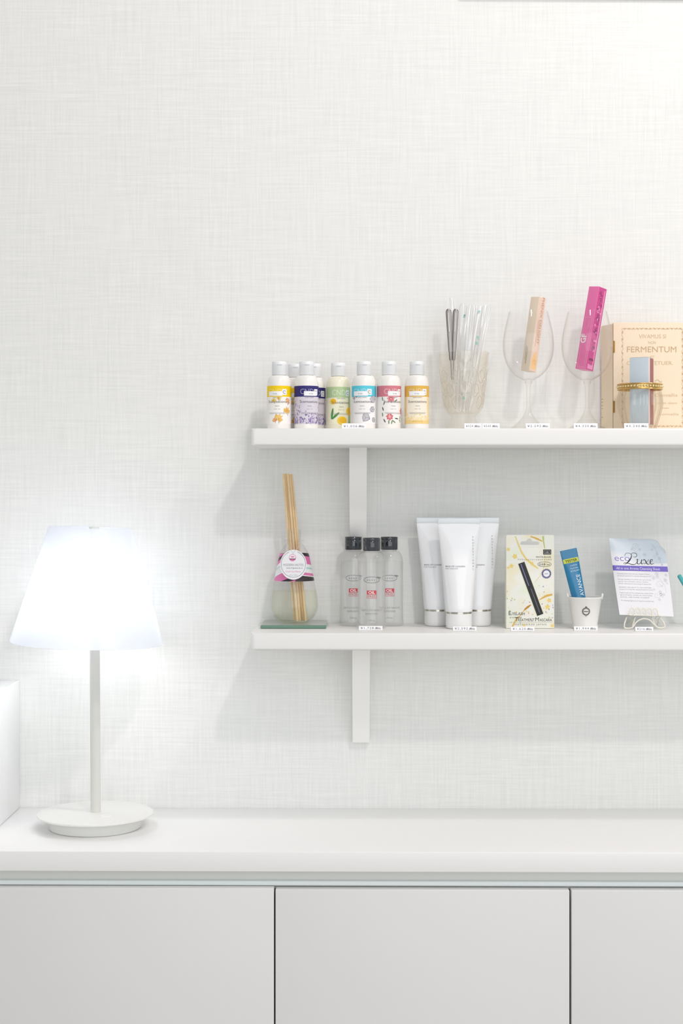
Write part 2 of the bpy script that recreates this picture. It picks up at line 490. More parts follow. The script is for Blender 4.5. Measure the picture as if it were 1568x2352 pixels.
m = MB(); rt, rb = 95.5*s, 174.5*s; th = 0.0016
vv = []; ff = []; n = 96; rings = []
axis = sc_top - sc_bot; H_ = axis.length; tilt = Vector((0, 0, 1)).rotation_difference(axis).to_matrix()
rings = [(rb, 0), (rb*0.5+rt*0.5, H_*0.5), (rt, H_-0.0006), (rt-0.0008, H_), (rt-th, H_-0.0006), ((rb+rt)*0.5-th, H_*0.5), (rb-th, 0), (rb-th*0.5, -0.0006), (rb, 0)]
m.lathe(sc_bot, rings, shade_mat(), 96, mtx=tilt.to_4x4())
shade = m.build('lamp_shade', lamp, smooth=60)
m = MB()
for an in (0.5, 0.5+2*PI/3, 0.5+4*PI/3):        # spokes that carry the shade
    p = sc_bot + tilt @ Vector((0, 0, H_-0.006))
    q = p + tilt @ Vector(((rt-0.0006)*math.cos(an), (rt-0.0006)*math.sin(an), 0))
    m.tube([lb + Vector((px_top, 0, ptop-0.006)), q], 0.0012, LPM, 8)
m.build('spoke', shade)
bc = lb + Vector((-0.030, 0.022, ptop-0.095))
m = MB(); m.lathe(bc, smooth_prof([(0.0001, -0.068), (0.014, -0.062), (0.021, -0.045), (0.022, -0.010), (0.017, 0.012), (0.0125, 0.022)], 5), mat('bulb_glow', (250, 252, 255), 0.4, emit=12.5), 24)
m.build('bulb', lamp)
m = MB(); m.lathe(bc, [(0.0145, 0.020), (0.0155, 0.022), (0.0155, 0.046), (0.0001, 0.048)], LM, 24)
m.tube([bc + Vector((0.012, 0, 0.036)), lb + Vector((px_top, 0, bc.z + 0.036 - lb.z))], 0.004, LM, 12)
m.build('bulb_holder', lamp)

# ================================================================== PRICE TAGS
TAGW = mat('tag_white', (250, 250, 251), 0.35)
TINK = ink((128, 126, 138), 'tag_ink')
def price_tag(px0, px1, py0, py1, Y, ztop, text, lab):
    a_ = at(px0, py1, Y); b_ = at(px1, py0, Y); k = mpp(Y)
    z0 = ztop + 0.0003; h = (py1-py0)*k
    o = thing('price_tag', ((a_.x+b_.x)/2, Y, z0), lab, 'price tag', 'small white price tags on the shelves')
    m = MB()
    # folded strip: leaning face with a foot behind
    x0, x1 = a_.x, b_.x; t = 0.0008
    pr = [(0, 0), (0.0008, h), (0.0014, h+0.0002), (0.0022, h), (0.0062, 0.0006), (0.0062, 0), (0.0054, 0), (0.0016, h-0.0008), (0.0010, 0)]
    V = [(x0, Y+y, z0+z) for y, z in pr] + [(x1, Y+y, z0+z) for y, z in pr]; n = len(pr)
    F = [[i, (i+1) % n, n+(i+1) % n, n+i] for i in range(n)]
    m.add(V, F, TAGW); m.add([(x0, Y+y, z0+z) for y, z in pr[:4]], [[0, 1, 2, 3]], TAGW); m.add([(x1, Y+y, z0+z) for y, z in pr[:4]], [[3, 2, 1, 0]], TAGW)
    m.build('card', o, smooth=0)
    ar = Art(); W = px1 - px0; Hh = py1 - py0
    ar.text(text, 4, Hh*0.28, 7.2, TINK, align='LEFT', sp=1.25, width=(W-24))
    ar.text('(税込)', W-17, Hh*0.30, 5.2, ink((70, 60, 80), 'tag_ink_dark'), align='LEFT', width=13, bold=0.01)
    m = MB(); ar.put(m, lambda u, v, l: Vector((x0 + u*k, Y + 0.0008*v*k/h - 0.00012*l, z0 + v*k)))
    m.build('price_print', o, smooth=0)
YU, YL = -0.150, -0.128
for (p0, p1, t, l) in [
    (785, 840, '¥1,026', 'small white price tag before the green and turquoise lotion bottles'),
    (1066, 1106, '¥324', 'short white price tag under the cut-glass tumbler, left of two joined'),
    (1106.6, 1147, '¥540', 'short white price tag beside the cut-glass tumbler foot, right of two joined'),
    (1207, 1262, '¥2,592', 'small white price tag at the foot of the wine glass holding the pale box'),
    (1317, 1372, '¥4,320', 'small white price tag at the foot of the wine glass holding the pink box'),
    (1433, 1489, '¥3,240', 'small white price tag before the ribbed glass votive with gold rim')]:
    price_tag(p0, p1, 973.5, 985.5, YU, SH_UP, t, l)
for (p0, p1, y1, t, l) in [
    (824, 878, 1448, '¥1,728', 'small white price tag before the clear black-capped bottles'),
    (1040, 1094, 1449, '¥2,592', 'small white price tag before the three white squeeze tubes'),
    (1173, 1227, 1449.5, '¥1,620', 'small white price tag before the eyelash mascara box'),
    (1318, 1372, 1448.5, '¥1,944', 'small white price tag before the tiny white bucket'),
    (1458.5, 1500, 1449.5, '¥216', 'small white price tag before the wire easel and pouch')]:
    Yt = 0.211*FPX/(y1-HOR) - 2.4
    price_tag(p0, p1, y1-9.5, y1, Yt, SH_LO, t, l)

# ================================================================== LOTION BOTTLES (upper shelf)
CAPW = mat('cap_white_plastic', (240, 242, 244), 0.35)
STK = mat('sticker_white', (248, 248, 250), 0.4)
INKG = ink((120, 118, 120)); INKL = ink((160, 158, 160))
def lotion(px, Y, body, band, base, art, lab, ang=0.0, sticker=(-17, 18), k_extra=1.0, stick_print=True):
    s = mpp(-0.10)
    c = Vector((X(px, Y), Y, SH_UP+0.0004))
    o = thing('lotion_bottle', c, lab, 'lotion bottle', 'small lotion bottles on the upper shelf')
    R = 27.8*s
    m = MB()
    pr = [(0.0001, 0), (R-0.0012, 0), (R-0.0002, 0.0010), (R, 0.0025), (R, 101*s)]
    pr += [(R - 10.5*s*(1-math.cos(a_))*1.0, 101*s + 24*s*math.sin(a_)) for a_ in [PI/2*k/8 for k in range(1, 9)]]
    pr += [(12.5*s, 126*s), (12.5*s, 128*s)]
    m.lathe(c, pr, mat('lotion_body_%02x%02x%02x' % body, body, 0.25, coat=0.3), 48); m.build('bottle_body', o, smooth=50)
    m = MB(); r = 16.8*s
    m.lathe(c, [(r-0.0004, 125.8*s), (r, 126.4*s), (r*0.985, 149*s), (r*1.0, 149.6*s), (r*1.0, 150.6*s), (r*0.985, 151.2*s), (r*0.985, 155.5*s), (r-0.0012, 157*s), (0.0001, 157.3*s)], CAPW, 40)
    cp = m.build('cap', o, smooth=50)
    m = MB(); ar = Art(); ar.ell(0, 0, 6, 1.5, mat('cap_notch', (205, 208, 210), 0.4), 1)
    ar.put(m, lambda u, v, l: cyl_surf(c, r*0.99, s, 0.1)(u, v+148.3, l*1.5), 2); m.build('thumb_notch', cp)
    # label
    m = MB(); n = 64; Rl = R + 0.00012
    bm_, bs_ = ink(band), ink(base)
    def seg(v0, v1, mt):
        V = []; F = []
        for k in range(n+1):
            a_ = -PI/2 + 2.35*(2*k/n-1) + ang*0.5
            V += [(c.x+Rl*math.cos(a_), c.y+Rl*math.sin(a_), c.z+v0*s), (c.x+Rl*math.cos(a_), c.y+Rl*math.sin(a_), c.z+v1*s)]
        for k in range(n): F.append([2*k, 2*k+2, 2*k+3, 2*k+1])
        m.add(V, F, mt)
    seg(75, 100, bm_); seg(13, 75, bs_)
    ar = Art()
    lt = ink(tuple(int(x*0.45+255*0.55) for x in band))
    ar.text('CND', -22, 81, 17.5, lt, 2, 'LEFT', width=32)
    ar.rect(11.5, 79, 23, 92.5, STK, 2); ar.ring(17, 85.5, 3.2, 3.2, 1.1, INKG, 3, a0=0.6, a1=5.6)
    ar.text('HAND & BODY', 0, 72, 3.2, INKG, 2)
    ar.text('Scentsations', 0, 61, 8.4, ink((120, 112, 112)), 3, width=46)
    ar.text('lotion', 0, 52.5, 4.4, INKL, 3); ar.text('lotion · lait', 0, 46, 3.2, INKL, 3)
    ar.rect(-21, 38, 21, 38.7, INKL, 3); ar.rect(-18, 35.6, 18, 36.3, INKL, 3)
    art(ar)
    sf = cyl_surf(c, R+0.0001, s, ang, 0.00009)
    ar.put(m, sf, 2.5)
    m.build('label_wrap', o, smooth=60)
    if sticker:
        m = MB(); ar = Art(); ar.rect(sticker[0], 77, sticker[1], 87.5, STK, 5)
        ar.text('¥1,026', (sticker[0]+sticker[1])/2, 80.5, 3.6, INKG, 6)
        ar.put(m, cyl_surf(c, R+0.0001, s, ang, 0.00009), 2.5); m.build('price_sticker', o, smooth=60)
    return o
def leaf(ar, x, y, r, rot, cols, L=2):
    ar.star(x, y, r, ink(cols[0]), L, 7, 0.48, rot); ar.star(x, y-0.5, r*0.72, ink(cols[1]), L+0.4, 7, 0.42, rot+0.2); ar.star(x+r*.3, y-r*.3, r*0.4, ink(cols[0]), L+0.5, 6, 0.5, rot)
    ar.stroke([(x, y), (x+r*0.5*math.cos(rot-2), y-r*1.2)], 0.8, ink((130, 80, 50)), L+0.5)
def art_yellow(ar):
    R1, R2 = (238, 190, 110), (226, 150, 105)
    leaf(ar, 4, 27, 11, 0.4, (R1, (240, 205, 120))); leaf(ar, -6, 22, 6, 1.5, (R2, R1)); leaf(ar, 24, 44, 10, 0.9, (R1, (235, 180, 80)))
    leaf(ar, 27, 66, 8, 0.2, ((222, 160, 140), R1)); leaf(ar, -8, 67, 7, 1.1, ((244, 220, 140), (230, 190, 90))); leaf(ar, 4, 72, 6, 0.5, ((244, 220, 130), (215, 170, 70)))
    ar.rect(-22, 33, 14, 45, ink((250, 249, 246)), 1.5)
def art_navy(ar):
    rnd = random.Random(3)
    cols = [ink(c) for c in ((150, 140, 185), (178, 168, 205), (120, 110, 165), (205, 198, 220), (160, 130, 175))]
    for k in range(190):
        u = rnd.uniform(-44, 50); v = 14 + abs(rnd.gauss(0, 13))
        if v > 42 and -20 < u < 28: continue
        ar.ell(u, min(v, 72), rnd.uniform(.8, 1.8), rnd.uniform(1.2, 3.2), rnd.choice(cols), 1.2 + rnd.random()*0.6, 6, rnd.uniform(-.5, .5))
    for k in range(90):
        u = rnd.choice((-1, 1))*rnd.uniform(26, 44); v = rnd.uniform(14, 74)
        ar.ell(u+4, v, rnd.uniform(.6, 1.4), rnd.uniform(1, 2.6), rnd.choice(cols), 1.2, 6, rnd.uniform(-.5, .5))
def art_green(ar):
    Yl = ink((250, 208, 70)); Y2 = ink((244, 190, 40)); G = ink((85, 150, 80)); Gr = ink((190, 212, 165))
    ar.rect(20, 14, 44, 75, Gr, 1.1)
    for x, y, r in ((-20, 66, 8), (24, 44, 12), (2, 22, 12)): ar.ell(x, y, r, r*0.85, Yl, 1.4); ar.ell(x+1.5, y+1, r*0.7, r*0.55, Y2, 1.5)
    ar.ell(-22, 38, 2.8, 13, G, 1.6, rot=-0.15); ar.ell(-14, 33, 2.8, 12, G, 1.6, rot=-0.85)
def art_blue(ar):
    rnd = random.Random(5); g = ink((135, 130, 138)); lg = ink((200, 198, 204)); pu = ink((170, 130, 180))
    for x, y, r in ((8, 27, 10), (25, 46, 8), (28, 70, 9), (-22, 73, 5), (30, 22, 7)):
        P = [(x + r*(0.7+0.4*rnd.random())*math.cos(a_*PI/3), y + r*(0.7+0.4*rnd.random())*math.sin(a_*PI/3)) for a_ in range(6)]
        ar.poly(P, lg, 1.3); ar.stroke(P+[P[0]], 1.1, g, 1.6)
        ar.stroke([P[0], (x, y), P[2]], 0.7, g, 1.6); ar.stroke([(x, y), P[4]], 0.7, g, 1.6)
    ar.star(17, 24, 2.5, pu, 1.8); ar.star(-14, 74, 2, ink((70, 70, 75)), 1.8)
def art_rose(ar):
    P1, P2, G, D = ink((214, 110, 120)), ink((226, 150, 160)), ink((120, 140, 105)), ink((90, 95, 85))
    for x, y, r, a_, b_ in ((-9, 29, 9, P1, P2), (28, 42, 10, P2, P1), (-6, 70, 10, P2, P1), (-10, 33, 4, P1, P1)):
        ar.star(x, y, r, a_, 1.4, 7, 0.7, 0.3); ar.star(x, y, r*0.55, b_, 1.6, 6, 0.7, 0.9); ar.ell(x, y, 1.3, 1.3, ink((245, 225, 190)), 1.8)
    for x, y, rot in ((-26, 70, .2), (-22, 60, -.4), (-25, 47, .3), (-26, 34, .1), (-21, 20, .5), (-11, 17, 0), (-4, 17, -.2), (8, 25, 1.4), (20, 28, -.5), (19, 20, .6), (28, 24, .1), (6, 66, -.9), (1, 18, .9)):
        ar.ell(x, y, 1.5, 5, G if random.random() < .5 else D, 1.3, 8, rot)
def art_gold(ar):
    rnd = random.Random(9); c1 = ink((246, 222, 165)); c2 = ink((250, 232, 188))
    ar.rect(-46, 13.2, 46, 22, ink((243, 212, 140)), 1.1)
    ar.rect(-46, 22, -28, 75, c1, 1.1); ar.rect(26, 22, 46, 75, c1, 1.1)
    for k in range(60):
        ar.ell(rnd.uniform(-40, 40), 22+abs(rnd.gauss(0, 6)), rnd.uniform(2, 5), rnd.uniform(1, 3), rnd.choice((c1, c2)), 1.2+rnd.random()*.3, 8)
    ar.text('59 mL 2 fl. oz.', 0, 17, 4.2, ink((205, 160, 80)), 2)
W_ = (246, 243, 238)
lotion(641, -0.100, W_, (252, 214, 0), (250, 247, 242), art_yellow, 'white lotion bottle with yellow label band and orange leaves, at the left shelf end', ang=-0.12, sticker=(-22, 12))
lotion(677, -0.052, W_, (252, 206, 30), (248, 240, 230), art_yellow, 'white lotion bottle half hidden behind the yellow and navy label bottles', ang=0.1)
lotion(703.5, -0.100, W_, (52, 46, 118), (222, 216, 226), art_navy, 'white lotion bottle with navy label band and lavender print, in the front row', ang=0.30, sticker=(-13, 19))
lotion(720.5, -0.060, W_, (50, 44, 112), (222, 214, 222), art_navy, 'white lotion bottle with navy label band standing behind the other navy one', ang=0.25, sticker=None)
lotion(776.5, -0.075, (245, 240, 216), (188, 210, 160), (244, 242, 214), art_green, 'cream lotion bottle with pale green label band and yellow citrus', ang=0.28, sticker=None)
lotion(835.5, -0.100, W_, (95, 208, 228), (246, 244, 243), art_blue, 'white lotion bottle with turquoise label band and grey crystal drawings', ang=-0.15, sticker=(-22, 13))
lotion(893, -0.100, W_, (216, 128, 142), (246, 243, 240), art_rose, 'white lotion bottle with rose pink label band and red flowers', ang=0.36, sticker=(-13, 19))
lotion(957, -0.100, W_, (232, 186, 84), (249, 240, 222), art_gold, 'white lotion bottle with golden label band, last before the glass tumbler', ang=0.02, sticker=(-20, 17))

# ================================================================== CUT GLASS TUMBLER + CONTENTS
TY = -0.085; ts = mpp(TY); tc_ = Vector((X(1064, TY), TY, SH_UP+0.0004))
tb = lambda py: (at(1064, py, TY).z - tc_.z)
GL_T = clear('tumbler_glass', (254, 253, 251), (242, 237, 229), 0.8, rough=0.02, power=3.6)
tum = thing('glass_tumbler', tc_, 'footed cut-glass tumbler holding clear sleeves and dark metal tools', 'glass tumbler')
outp = smooth_prof([(59*ts, tb(811)), (57*ts, tb(830)), (53*ts, tb(865)), (49*ts, tb(900)), (45.5*ts, tb(928)), (39*ts, tb(945)), (28*ts, tb(956))], 5)
foot = smooth_prof([(28*ts, tb(956)), (27*ts, tb(961)), (33*ts, tb(971)), (43*ts, tb(985))], 4) + [(43.5*ts, 0.0008), (42.5*ts, 0.0)]
def facet(a_, z):
    t = (z-tb(950))/(tb(811)-tb(950))
    w = 1.0 if 0.02 < t < 0.86 else 0.0
    q = abs(math.sin(a_*6 + t*9)) * abs(math.sin(a_*6 - t*9))
    return 1 + w*0.035*(q**0.6 - 0.5)
m = MB()
full = [(r, z) for r, z in outp] + foot[1:]
full = full[::-1]
inn = [(max(r-0.0022, 0.0001), z) for r, z in outp if z > tb(948)] + [(0.018, tb(950)), (0.0001, tb(951.5))]
prof = [(0.0001, 0.0045)] + [(36*ts, 0.0005)] + full + [(58*ts, tb(810.2))] + inn
dense = []
for (r0, z0), (r1, z1) in zip(prof, prof[1:]):
    for k in range(2): dense.append((r0+(r1-r0)*k/2, z0+(z1-z0)*k/2))
dense.append(prof[-1])
m.lathe(tc_, dense, GL_T, 144, mod=lambda a_, z: facet(a_, z))
m.build('glass_body', tum, smooth=28)
# raised almond cuts, their highlights put into the colour as milky white
m = MB(); CUT = clear('tumbler_cut', (252, 250, 246), (244, 240, 233), 0.9, milky=0.34, milk=(252, 250, 246), rough=0.05)
rp = lerp_prof(sorted([(r, z) for r, z in outp], key=lambda q: q[1]))
for row, (pv, off) in enumerate(((862, 0), (893, .5), (922, 0))):
    for k in range(10):
        a0 = 2*PI*(k+off)/10 - 1.9; zc = tb(pv); hh = 15.5*ts; ww = 0.20
        pts = []
        for j in range(20):
            t = 2*PI*j/20
            xx = math.sin(t)*ww*(abs(math.sin(t))**0.5); zz = math.cos(t)*hh
            r = rp(zc+zz) + 0.0003
            pts.append((tc_.x + r*math.cos(a0+xx), tc_.y + r*math.sin(a0+xx), tc_.z+zc+zz))
        m.tube(pts, 0.00055, CUT, 6, closed=True)
m.build('cut_pattern', tum)

# steel tools in tumbler
STEEL = mat('dark_steel', (150, 143, 141), 0.25, metal=0.85)
def on(px, py, Y): return at(px, py, Y)
def rod_flat(mb, pts, w, t, mt):
    V = []; F = []
    for i, (p, ww) in enumerate(zip(pts, w)):
        for dx, dy in ((-1, -1), (-.5, -1.6), (.5, -1.6), (1, -1), (1, 1), (-1, 1)):
            V.append(p + Vector((dx*ww, dy*t*0.5, 0)))
    n = 6
    for i in range(len(pts)-1):
        for k in range(n): F.append([i*n+k, i*n+(k+1) % n, (i+1)*n+(k+1) % n, (i+1)*n+k])
    F.append(list(range(n))[::-1]); F.append([(len(pts)-1)*n+k for k in range(n)])
    mb.add(V, F, mt)
for (tx, tx2, bx, yy, lb_) in ((1029.5, 1034, 1037, -0.088, 'dark steel beauty tool with rounded end, left of two in the tumbler'),
                               (1046.5, 1042, 1040.5, -0.0845, 'dark steel beauty tool with rounded end, right of two in the tumbler')):
    p0 = on(bx, 872, yy); o = thing('metal_tool', p0, lb_, 'beauty tool', 'dark steel tools in the tumbler')
    m = MB(); ys = [709.5, 711, 714, 720, 735, 808]
    pts = []; ws = []
    for y_, w_ in zip(ys, (2.0, 4.2, 6.2, 6.7, 6.4, 4.6)):
        t = (y_-709)/(808-709); pts.append(on(tx+(tx2-tx)*t, y_, yy)); ws.append(w_*ts)
    rod_flat(m, pts, ws, 0.0024, STEEL); m.build('handle', o)
    m = MB(); pts = [on(tx2, 808, yy), on(tx2+(bx-tx2)*.3, 826, yy), on(tx2+(bx-tx2)*.3, 829, yy), on(bx, 872, yy)]
    rod_flat(m, pts, [4.0*ts, 3.6*ts, 1.5*ts, 1.0*ts], 0.0020, STEEL); m.build('shank', o)
    m = MB(); m.tube([on(tx, 718, yy-0.0026), on(tx+(tx2-tx)*.5, 762, yy-0.0026)], 0.0008, mat('tool_inlay', (200, 196, 192), 0.15, metal=1.0), 6); m.build('groove', o)

# clear plastic sleeves
SLV = clear('sleeve_film', (255, 255, 255), (246, 246, 246), 1.4, milky=0.28, milk=(255, 254, 253), rough=0.16, spec=1.9)
TEAL = ink((150, 212, 200))
def sleeve(top, bot, yb, yt, w, lb_, seed, dots):
    rnd = random.Random(seed)
    p0 = on(bot[0], bot[1], yb); o = thing('plastic_sleeve', p0, lb_, 'plastic sleeve', 'clear plastic sleeves in the tumbler')
    nu, nv = 14, 26; V = []; F = []
    def S(u, v, side, lift=0):                    # u -1..1, v 0..1 bottom to top
        px = bot[0] + (top[0]-bot[0])*v; py = bot[1] + (top[1]-bot[1])*v
        wv = w[0] + (w[1]-w[0])*v
        if v > .96: wv *= 1 - 0.25*((v-.96)/.04)
        Y = yb + (yt-yb)*v
        c = on(px, py, Y)
        ro = rnd_w(u, v)
        d = (0.0036*(1-u*u)*(0.3+0.7*math.sin(PI*min(v*1.08, 1))) + ro) * side
        return c + Vector((u*wv*ts, d - lift, 0.0006*math.sin(u*7+v*3+seed)))
    ph = [rnd.uniform(0, 6) for _ in range(4)]
    def rnd_w(u, v): return 0.0007*math.sin(u*5+ph[0]+v*6) + 0.0006*math.sin(u*11+ph[1]-v*4)
    for side in (-1, 1):
        o_ = len(V)
        for j in range(nv+1):
            for i in range(nu+1): V.append(S(2*i/nu-1, j/nv, side))
        for j in range(nv):
            for i in range(nu):
                a_ = o_ + j*(nu+1)+i; F.append([a_, a_+1, a_+nu+2, a_+nu+1])
    m = MB(); m.add(V, F, SLV); m.build('film', o, smooth=80)
    if dots:
        def sf(u, v, l):
            vv_ = (bot[1]-v)/(bot[1]-top[1]); cx = bot[0]+(top[0]-bot[0])*vv_; wv = w[0]+(w[1]-w[0])*vv_
            return S(max(-1, min(1, (u-cx)/wv)), vv_, -1, 0.0002)
        for (u, v) in dots:
            m = MB(); ar = Art(); ar.flower(u, v, 3.8, TEAL, 1, u); ar.ell(u+0.6, v-2.6, 2.6, 1.4, TEAL, 1.5)
            ar.put(m, sf); m.build('sleeve_print', o, smooth=0)
sleeve((1034, 684), (1052, 935), -0.068, -0.070, (9, 9.5), 'clear plastic sleeve just behind the steel tools, leftmost in the tumbler', 1, [])
sleeve((1064, 697), (1058, 946), -0.078, -0.072, (10, 10.5), 'narrow clear plastic sleeve beside the steel tools in the tumbler', 2, [(1066, 727), (1060, 905)])
sleeve((1082, 700), (1063, 944), -0.090, -0.090, (9, 12), 'clear plastic sleeve with bright glare in the middle of the tumbler', 3, [(1065, 915)])
sleeve((1101, 703), (1068, 945), -0.080, -0.086, (9, 13), 'clear plastic sleeve with teal marks, second from the right in the tumbler', 4, [(1099, 718), (1097, 777), (1094, 790)])
sleeve((1116, 701), (1074, 942), -0.084, -0.078, (8, 12.5), 'rightmost clear plastic sleeve leaning over the tumbler rim', 5, [])

# ================================================================== WINE GLASSES
GLW = clear('wine_glass_clear', (255, 255, 255), (226, 224, 220), 0.6, power=5.0)
GLS = clear('wine_stem_glass', (254, 254, 253), (238, 237, 234), 0.8, power=1.8)
WY = -0.085; wsx = mpp(WY)
def wine_glass(px, lab):
    c = Vector((X(px, WY), WY, SH_UP+0.0004)); o = thing('wine_glass', c, lab, 'wine glass', 'stemmed wine glasses on the upper shelf')
    zz = lambda py: at(px, py, WY).z - c.z
    bowl = smooth_prof([(44.5*wsx, zz(716)), (50*wsx, zz(738)), (56*wsx, zz(765)), (58.5*wsx, zz(792)), (56*wsx, zz(818)), (47*wsx, zz(842)), (33*wsx, zz(860)), (16*wsx, zz(871)), (8*wsx, zz(876))], 6)
    inner = [(r-0.0009, z) for r, z in bowl if r > 14*wsx] + [(0.0001, zz(869))]
    m = MB(); m.lathe(c, bowl[::-1] + [(44*wsx, zz(715.4))] + inner, GLW, 96); m.build('bowl', o, smooth=60)
    m = MB()
    st = smooth_prof([(8.2*wsx, zz(876)), (7.5*wsx, zz(880)), (5.2*wsx, zz(890)), (4.4*wsx, zz(915)), (4.8*wsx, zz(935)), (9*wsx, zz(950))], 5)
    m.lathe(c, st, GLS, 40); m.lathe(c, [(6.5*wsx, zz(874)), (9*wsx, zz(876.5)), (9.2*wsx, zz(879)), (7*wsx, zz(881))], GLS, 40); m.build('stem', o, smooth=60)
    m = MB()
    ft = smooth_prof([(9*wsx, zz(950)), (15*wsx, zz(960)), (27*wsx, zz(973)), (47*wsx, zz(986))], 5) + [(47.5*wsx, 0.0008), (46.5*wsx, 0), (20*wsx, 0.0016), (0.0001, 0.003)]
    m.lathe(c, ft, GLS, 72); m.build('foot', o, smooth=60)
wine_glass(1213, 'clear wine glass holding the slim pale peach box')
wine_glass(1348, 'clear wine glass holding the slim hot pink box')

def slim_box(name, bot, top, half, Y0, Y1, rotz, mats, lab, cat, arts, lip=None):
    """square box stood on its corner view: two faces seen"""
    p0 = on(bot[0], bot[1], Y0); p1 = on(top[0], top[1], Y1)
    ax = (p1-p0); H = ax.length
    q = Vector((0, 0, 1)).rotation_difference(ax).to_matrix().to_4x4() @ Matrix.Rotation(rotz, 4, 'Z')
    M = Matrix.Translation(p0) @ q
    o = thing(name, p0, lab, cat)
    hw, hd = half
    m = MB(); m.box((-hw, -hd, 0), (hw, hd, H), mats[0], M, bev=0.0004)
    b_ = m.build('carton', o, smooth=30)
    # right-hand face panel in its own colour
    if mats[1]:
        m = MB(); m.add([M @ Vector(p) for p in ((hw+0.0001, -hd+0.0006, 0.0006), (hw+0.0001, hd-0.0006, 0.0006), (hw+0.0001, hd-0.0006, H-0.0006), (hw+0.0001, -hd+0.0006, H-0.0006))], [[0, 1, 2, 3]], mats[1]); m.build('side_panel', o, smooth=0)
    for side, ar in arts:
        m = MB()
        if side == 'L': sf = lambda u, v, l: M @ Vector((u*wsx, -hd-0.00011*l, v*wsx))
        else: sf = lambda u, v, l: M @ Vector((hw+0.00013*l, u*wsx, v*wsx))
        ar.put(m, sf); m.build('printed_text', b_, smooth=0)
    return o, M, H
PCH = mat('peach_carton', (240, 222, 200), 0.4); PCH2 = mat('peach_carton_side', (241, 216, 196), 0.4)
aL = Art(); g = ink((176, 170, 160)); aL.text('PHENIX DELGHT', 0, 18, 5, g, rot=PI/2, align='LEFT'); aL.rect(-6, 26, -5, 58, g); aL.rect(-2, 15, -1, 40, g); 
aR = Art(); t_ = ink((205, 160, 135)); aR.text('PHENIX DELIGHT', -0.5, 172, 11.5, t_, rot=-PI/2, align='LEFT', width=108)
aR.text('EYELASH SERUM ESSENCE', -5, 118, 4, t_, rot=-PI/2, align='LEFT', width=60)
aR.poly([(-9.5, 6), (9.5, 4), (9.5, 26), (3, 46), (-6, 36), (-9.5, 20)], ink((250, 208, 150)), 1); aR.text('PL', 0, 18, 14, ink((240, 190, 130)), 2, shear=0.3, rot=-0.3)
slim_box('cosmetic_box', (1213, 853), (1236.5, 684), (0.0083, 0.0083), -0.088, -0.084, -0.80, (PCH, PCH2), 'slim pale peach cosmetic box standing in the left wine glass', 'cosmetic box', [('L', aL), ('R', aR)])
PK = mat('pink_carton', (240, 120, 178), 0.3); PK2 = mat('pink_carton_dark', (206, 70, 140), 0.3)
aL = Art(); w_ = ink((246, 236, 240)); aL.text('GF', 1.2, 60, 19, w_, 2, rot=PI/2, align='LEFT', bold=0.03, width=21)
lp = ink((246, 178, 210)); aL.box(-9.8, 4, 9.8, 120, 0.7, lp, 1); aL.text('essence', 4, 96, 5, lp, 2, rot=PI/2, align='LEFT')
aR = Art(); dk = ink((120, 60, 100)); dp = ink((178, 60, 125)); lpk = ink((240, 150, 195))
rnd = random.Random(4)
for k in range(70): aR.ell(rnd.uniform(-8, 7), rnd.uniform(36, 182), rnd.uniform(1, 2.6), rnd.uniform(1.5, 5), rnd.choice((dp, dk, dp, lpk)), 1+rnd.random()*.4, 7, rnd.uniform(0, 3))
aR.rect(6.5, 3, 10, 186, lpk, 1.5); aR.rect(-10, 3, 10, 14, lpk, 1.4); aR.text('0396', 0, 22, 8, ink((60, 35, 55)), 2.5); aR.text('2 ml', 0, 12, 5, ink((60, 35, 55)), 2.5)
slim_box('cosmetic_box', (1341, 850), (1373, 661), (0.0098, 0.0098), -0.088, -0.086, -0.80, (PK, PK2), 'slim hot pink cosmetic box standing in the right wine glass', 'cosmetic box', [('L', aL), ('R', aR)])

# ================================================================== FOLDING CREAM BOOK PANEL
BY = -0.040
CRM = mat('cream_panel', (246, 228, 200), 0.5, var=0.015, vscale=30); CRE = mat('cream_panel_edge', (232, 200, 150), 0.5)
bx0 = X(1408, BY); bz1 = at(1408, 741, BY).z; bk = mpp(BY)
book = thing('folding_book_box', (bx0+0.06, BY, SH_UP+0.0004), 'cream book-shaped panel with brass hinges and faded brown lettering', 'book box')
m = MB(); bz0 = SH_UP+0.0004
m.box((bx0, BY, bz0), (X(1582, BY), BY+0.012, bz1), CRM, bev=0.0006); cov = m.build('front_cover', book)
ar = Art(); t_ = ink((222, 194, 158)); t2 = ink((210, 178, 138))
Hb = lambda py: (at(1408, py, BY).z - bz0)/bk
Ub = lambda px: (X(px, BY)-bx0)/bk
for txt, cx, py, sz, wd_ in (('VIVAMUS SI', 1498, 777, 13, 62), ('NON', 1497, 790, 9, 17), ('FERMENTUM', 1496, 809, 19, 113), ('ET', 1498, 823, 8, 9),
                          ('CONSECTETUER.', 1492, 838, 12, 106), ('Convallis', 1529, 911, 10, 52), ('in et diam', 1532, 928, 7, 44), ('convallis', 1536, 954, 8, 44)):
    ar.text(txt, Ub(cx), Hb(py), sz, t2 if sz > 15 else t_, 2, width=wd_)
ar.rect(Ub(1518), Hb(938), Ub(1536), Hb(937), t2, 2)
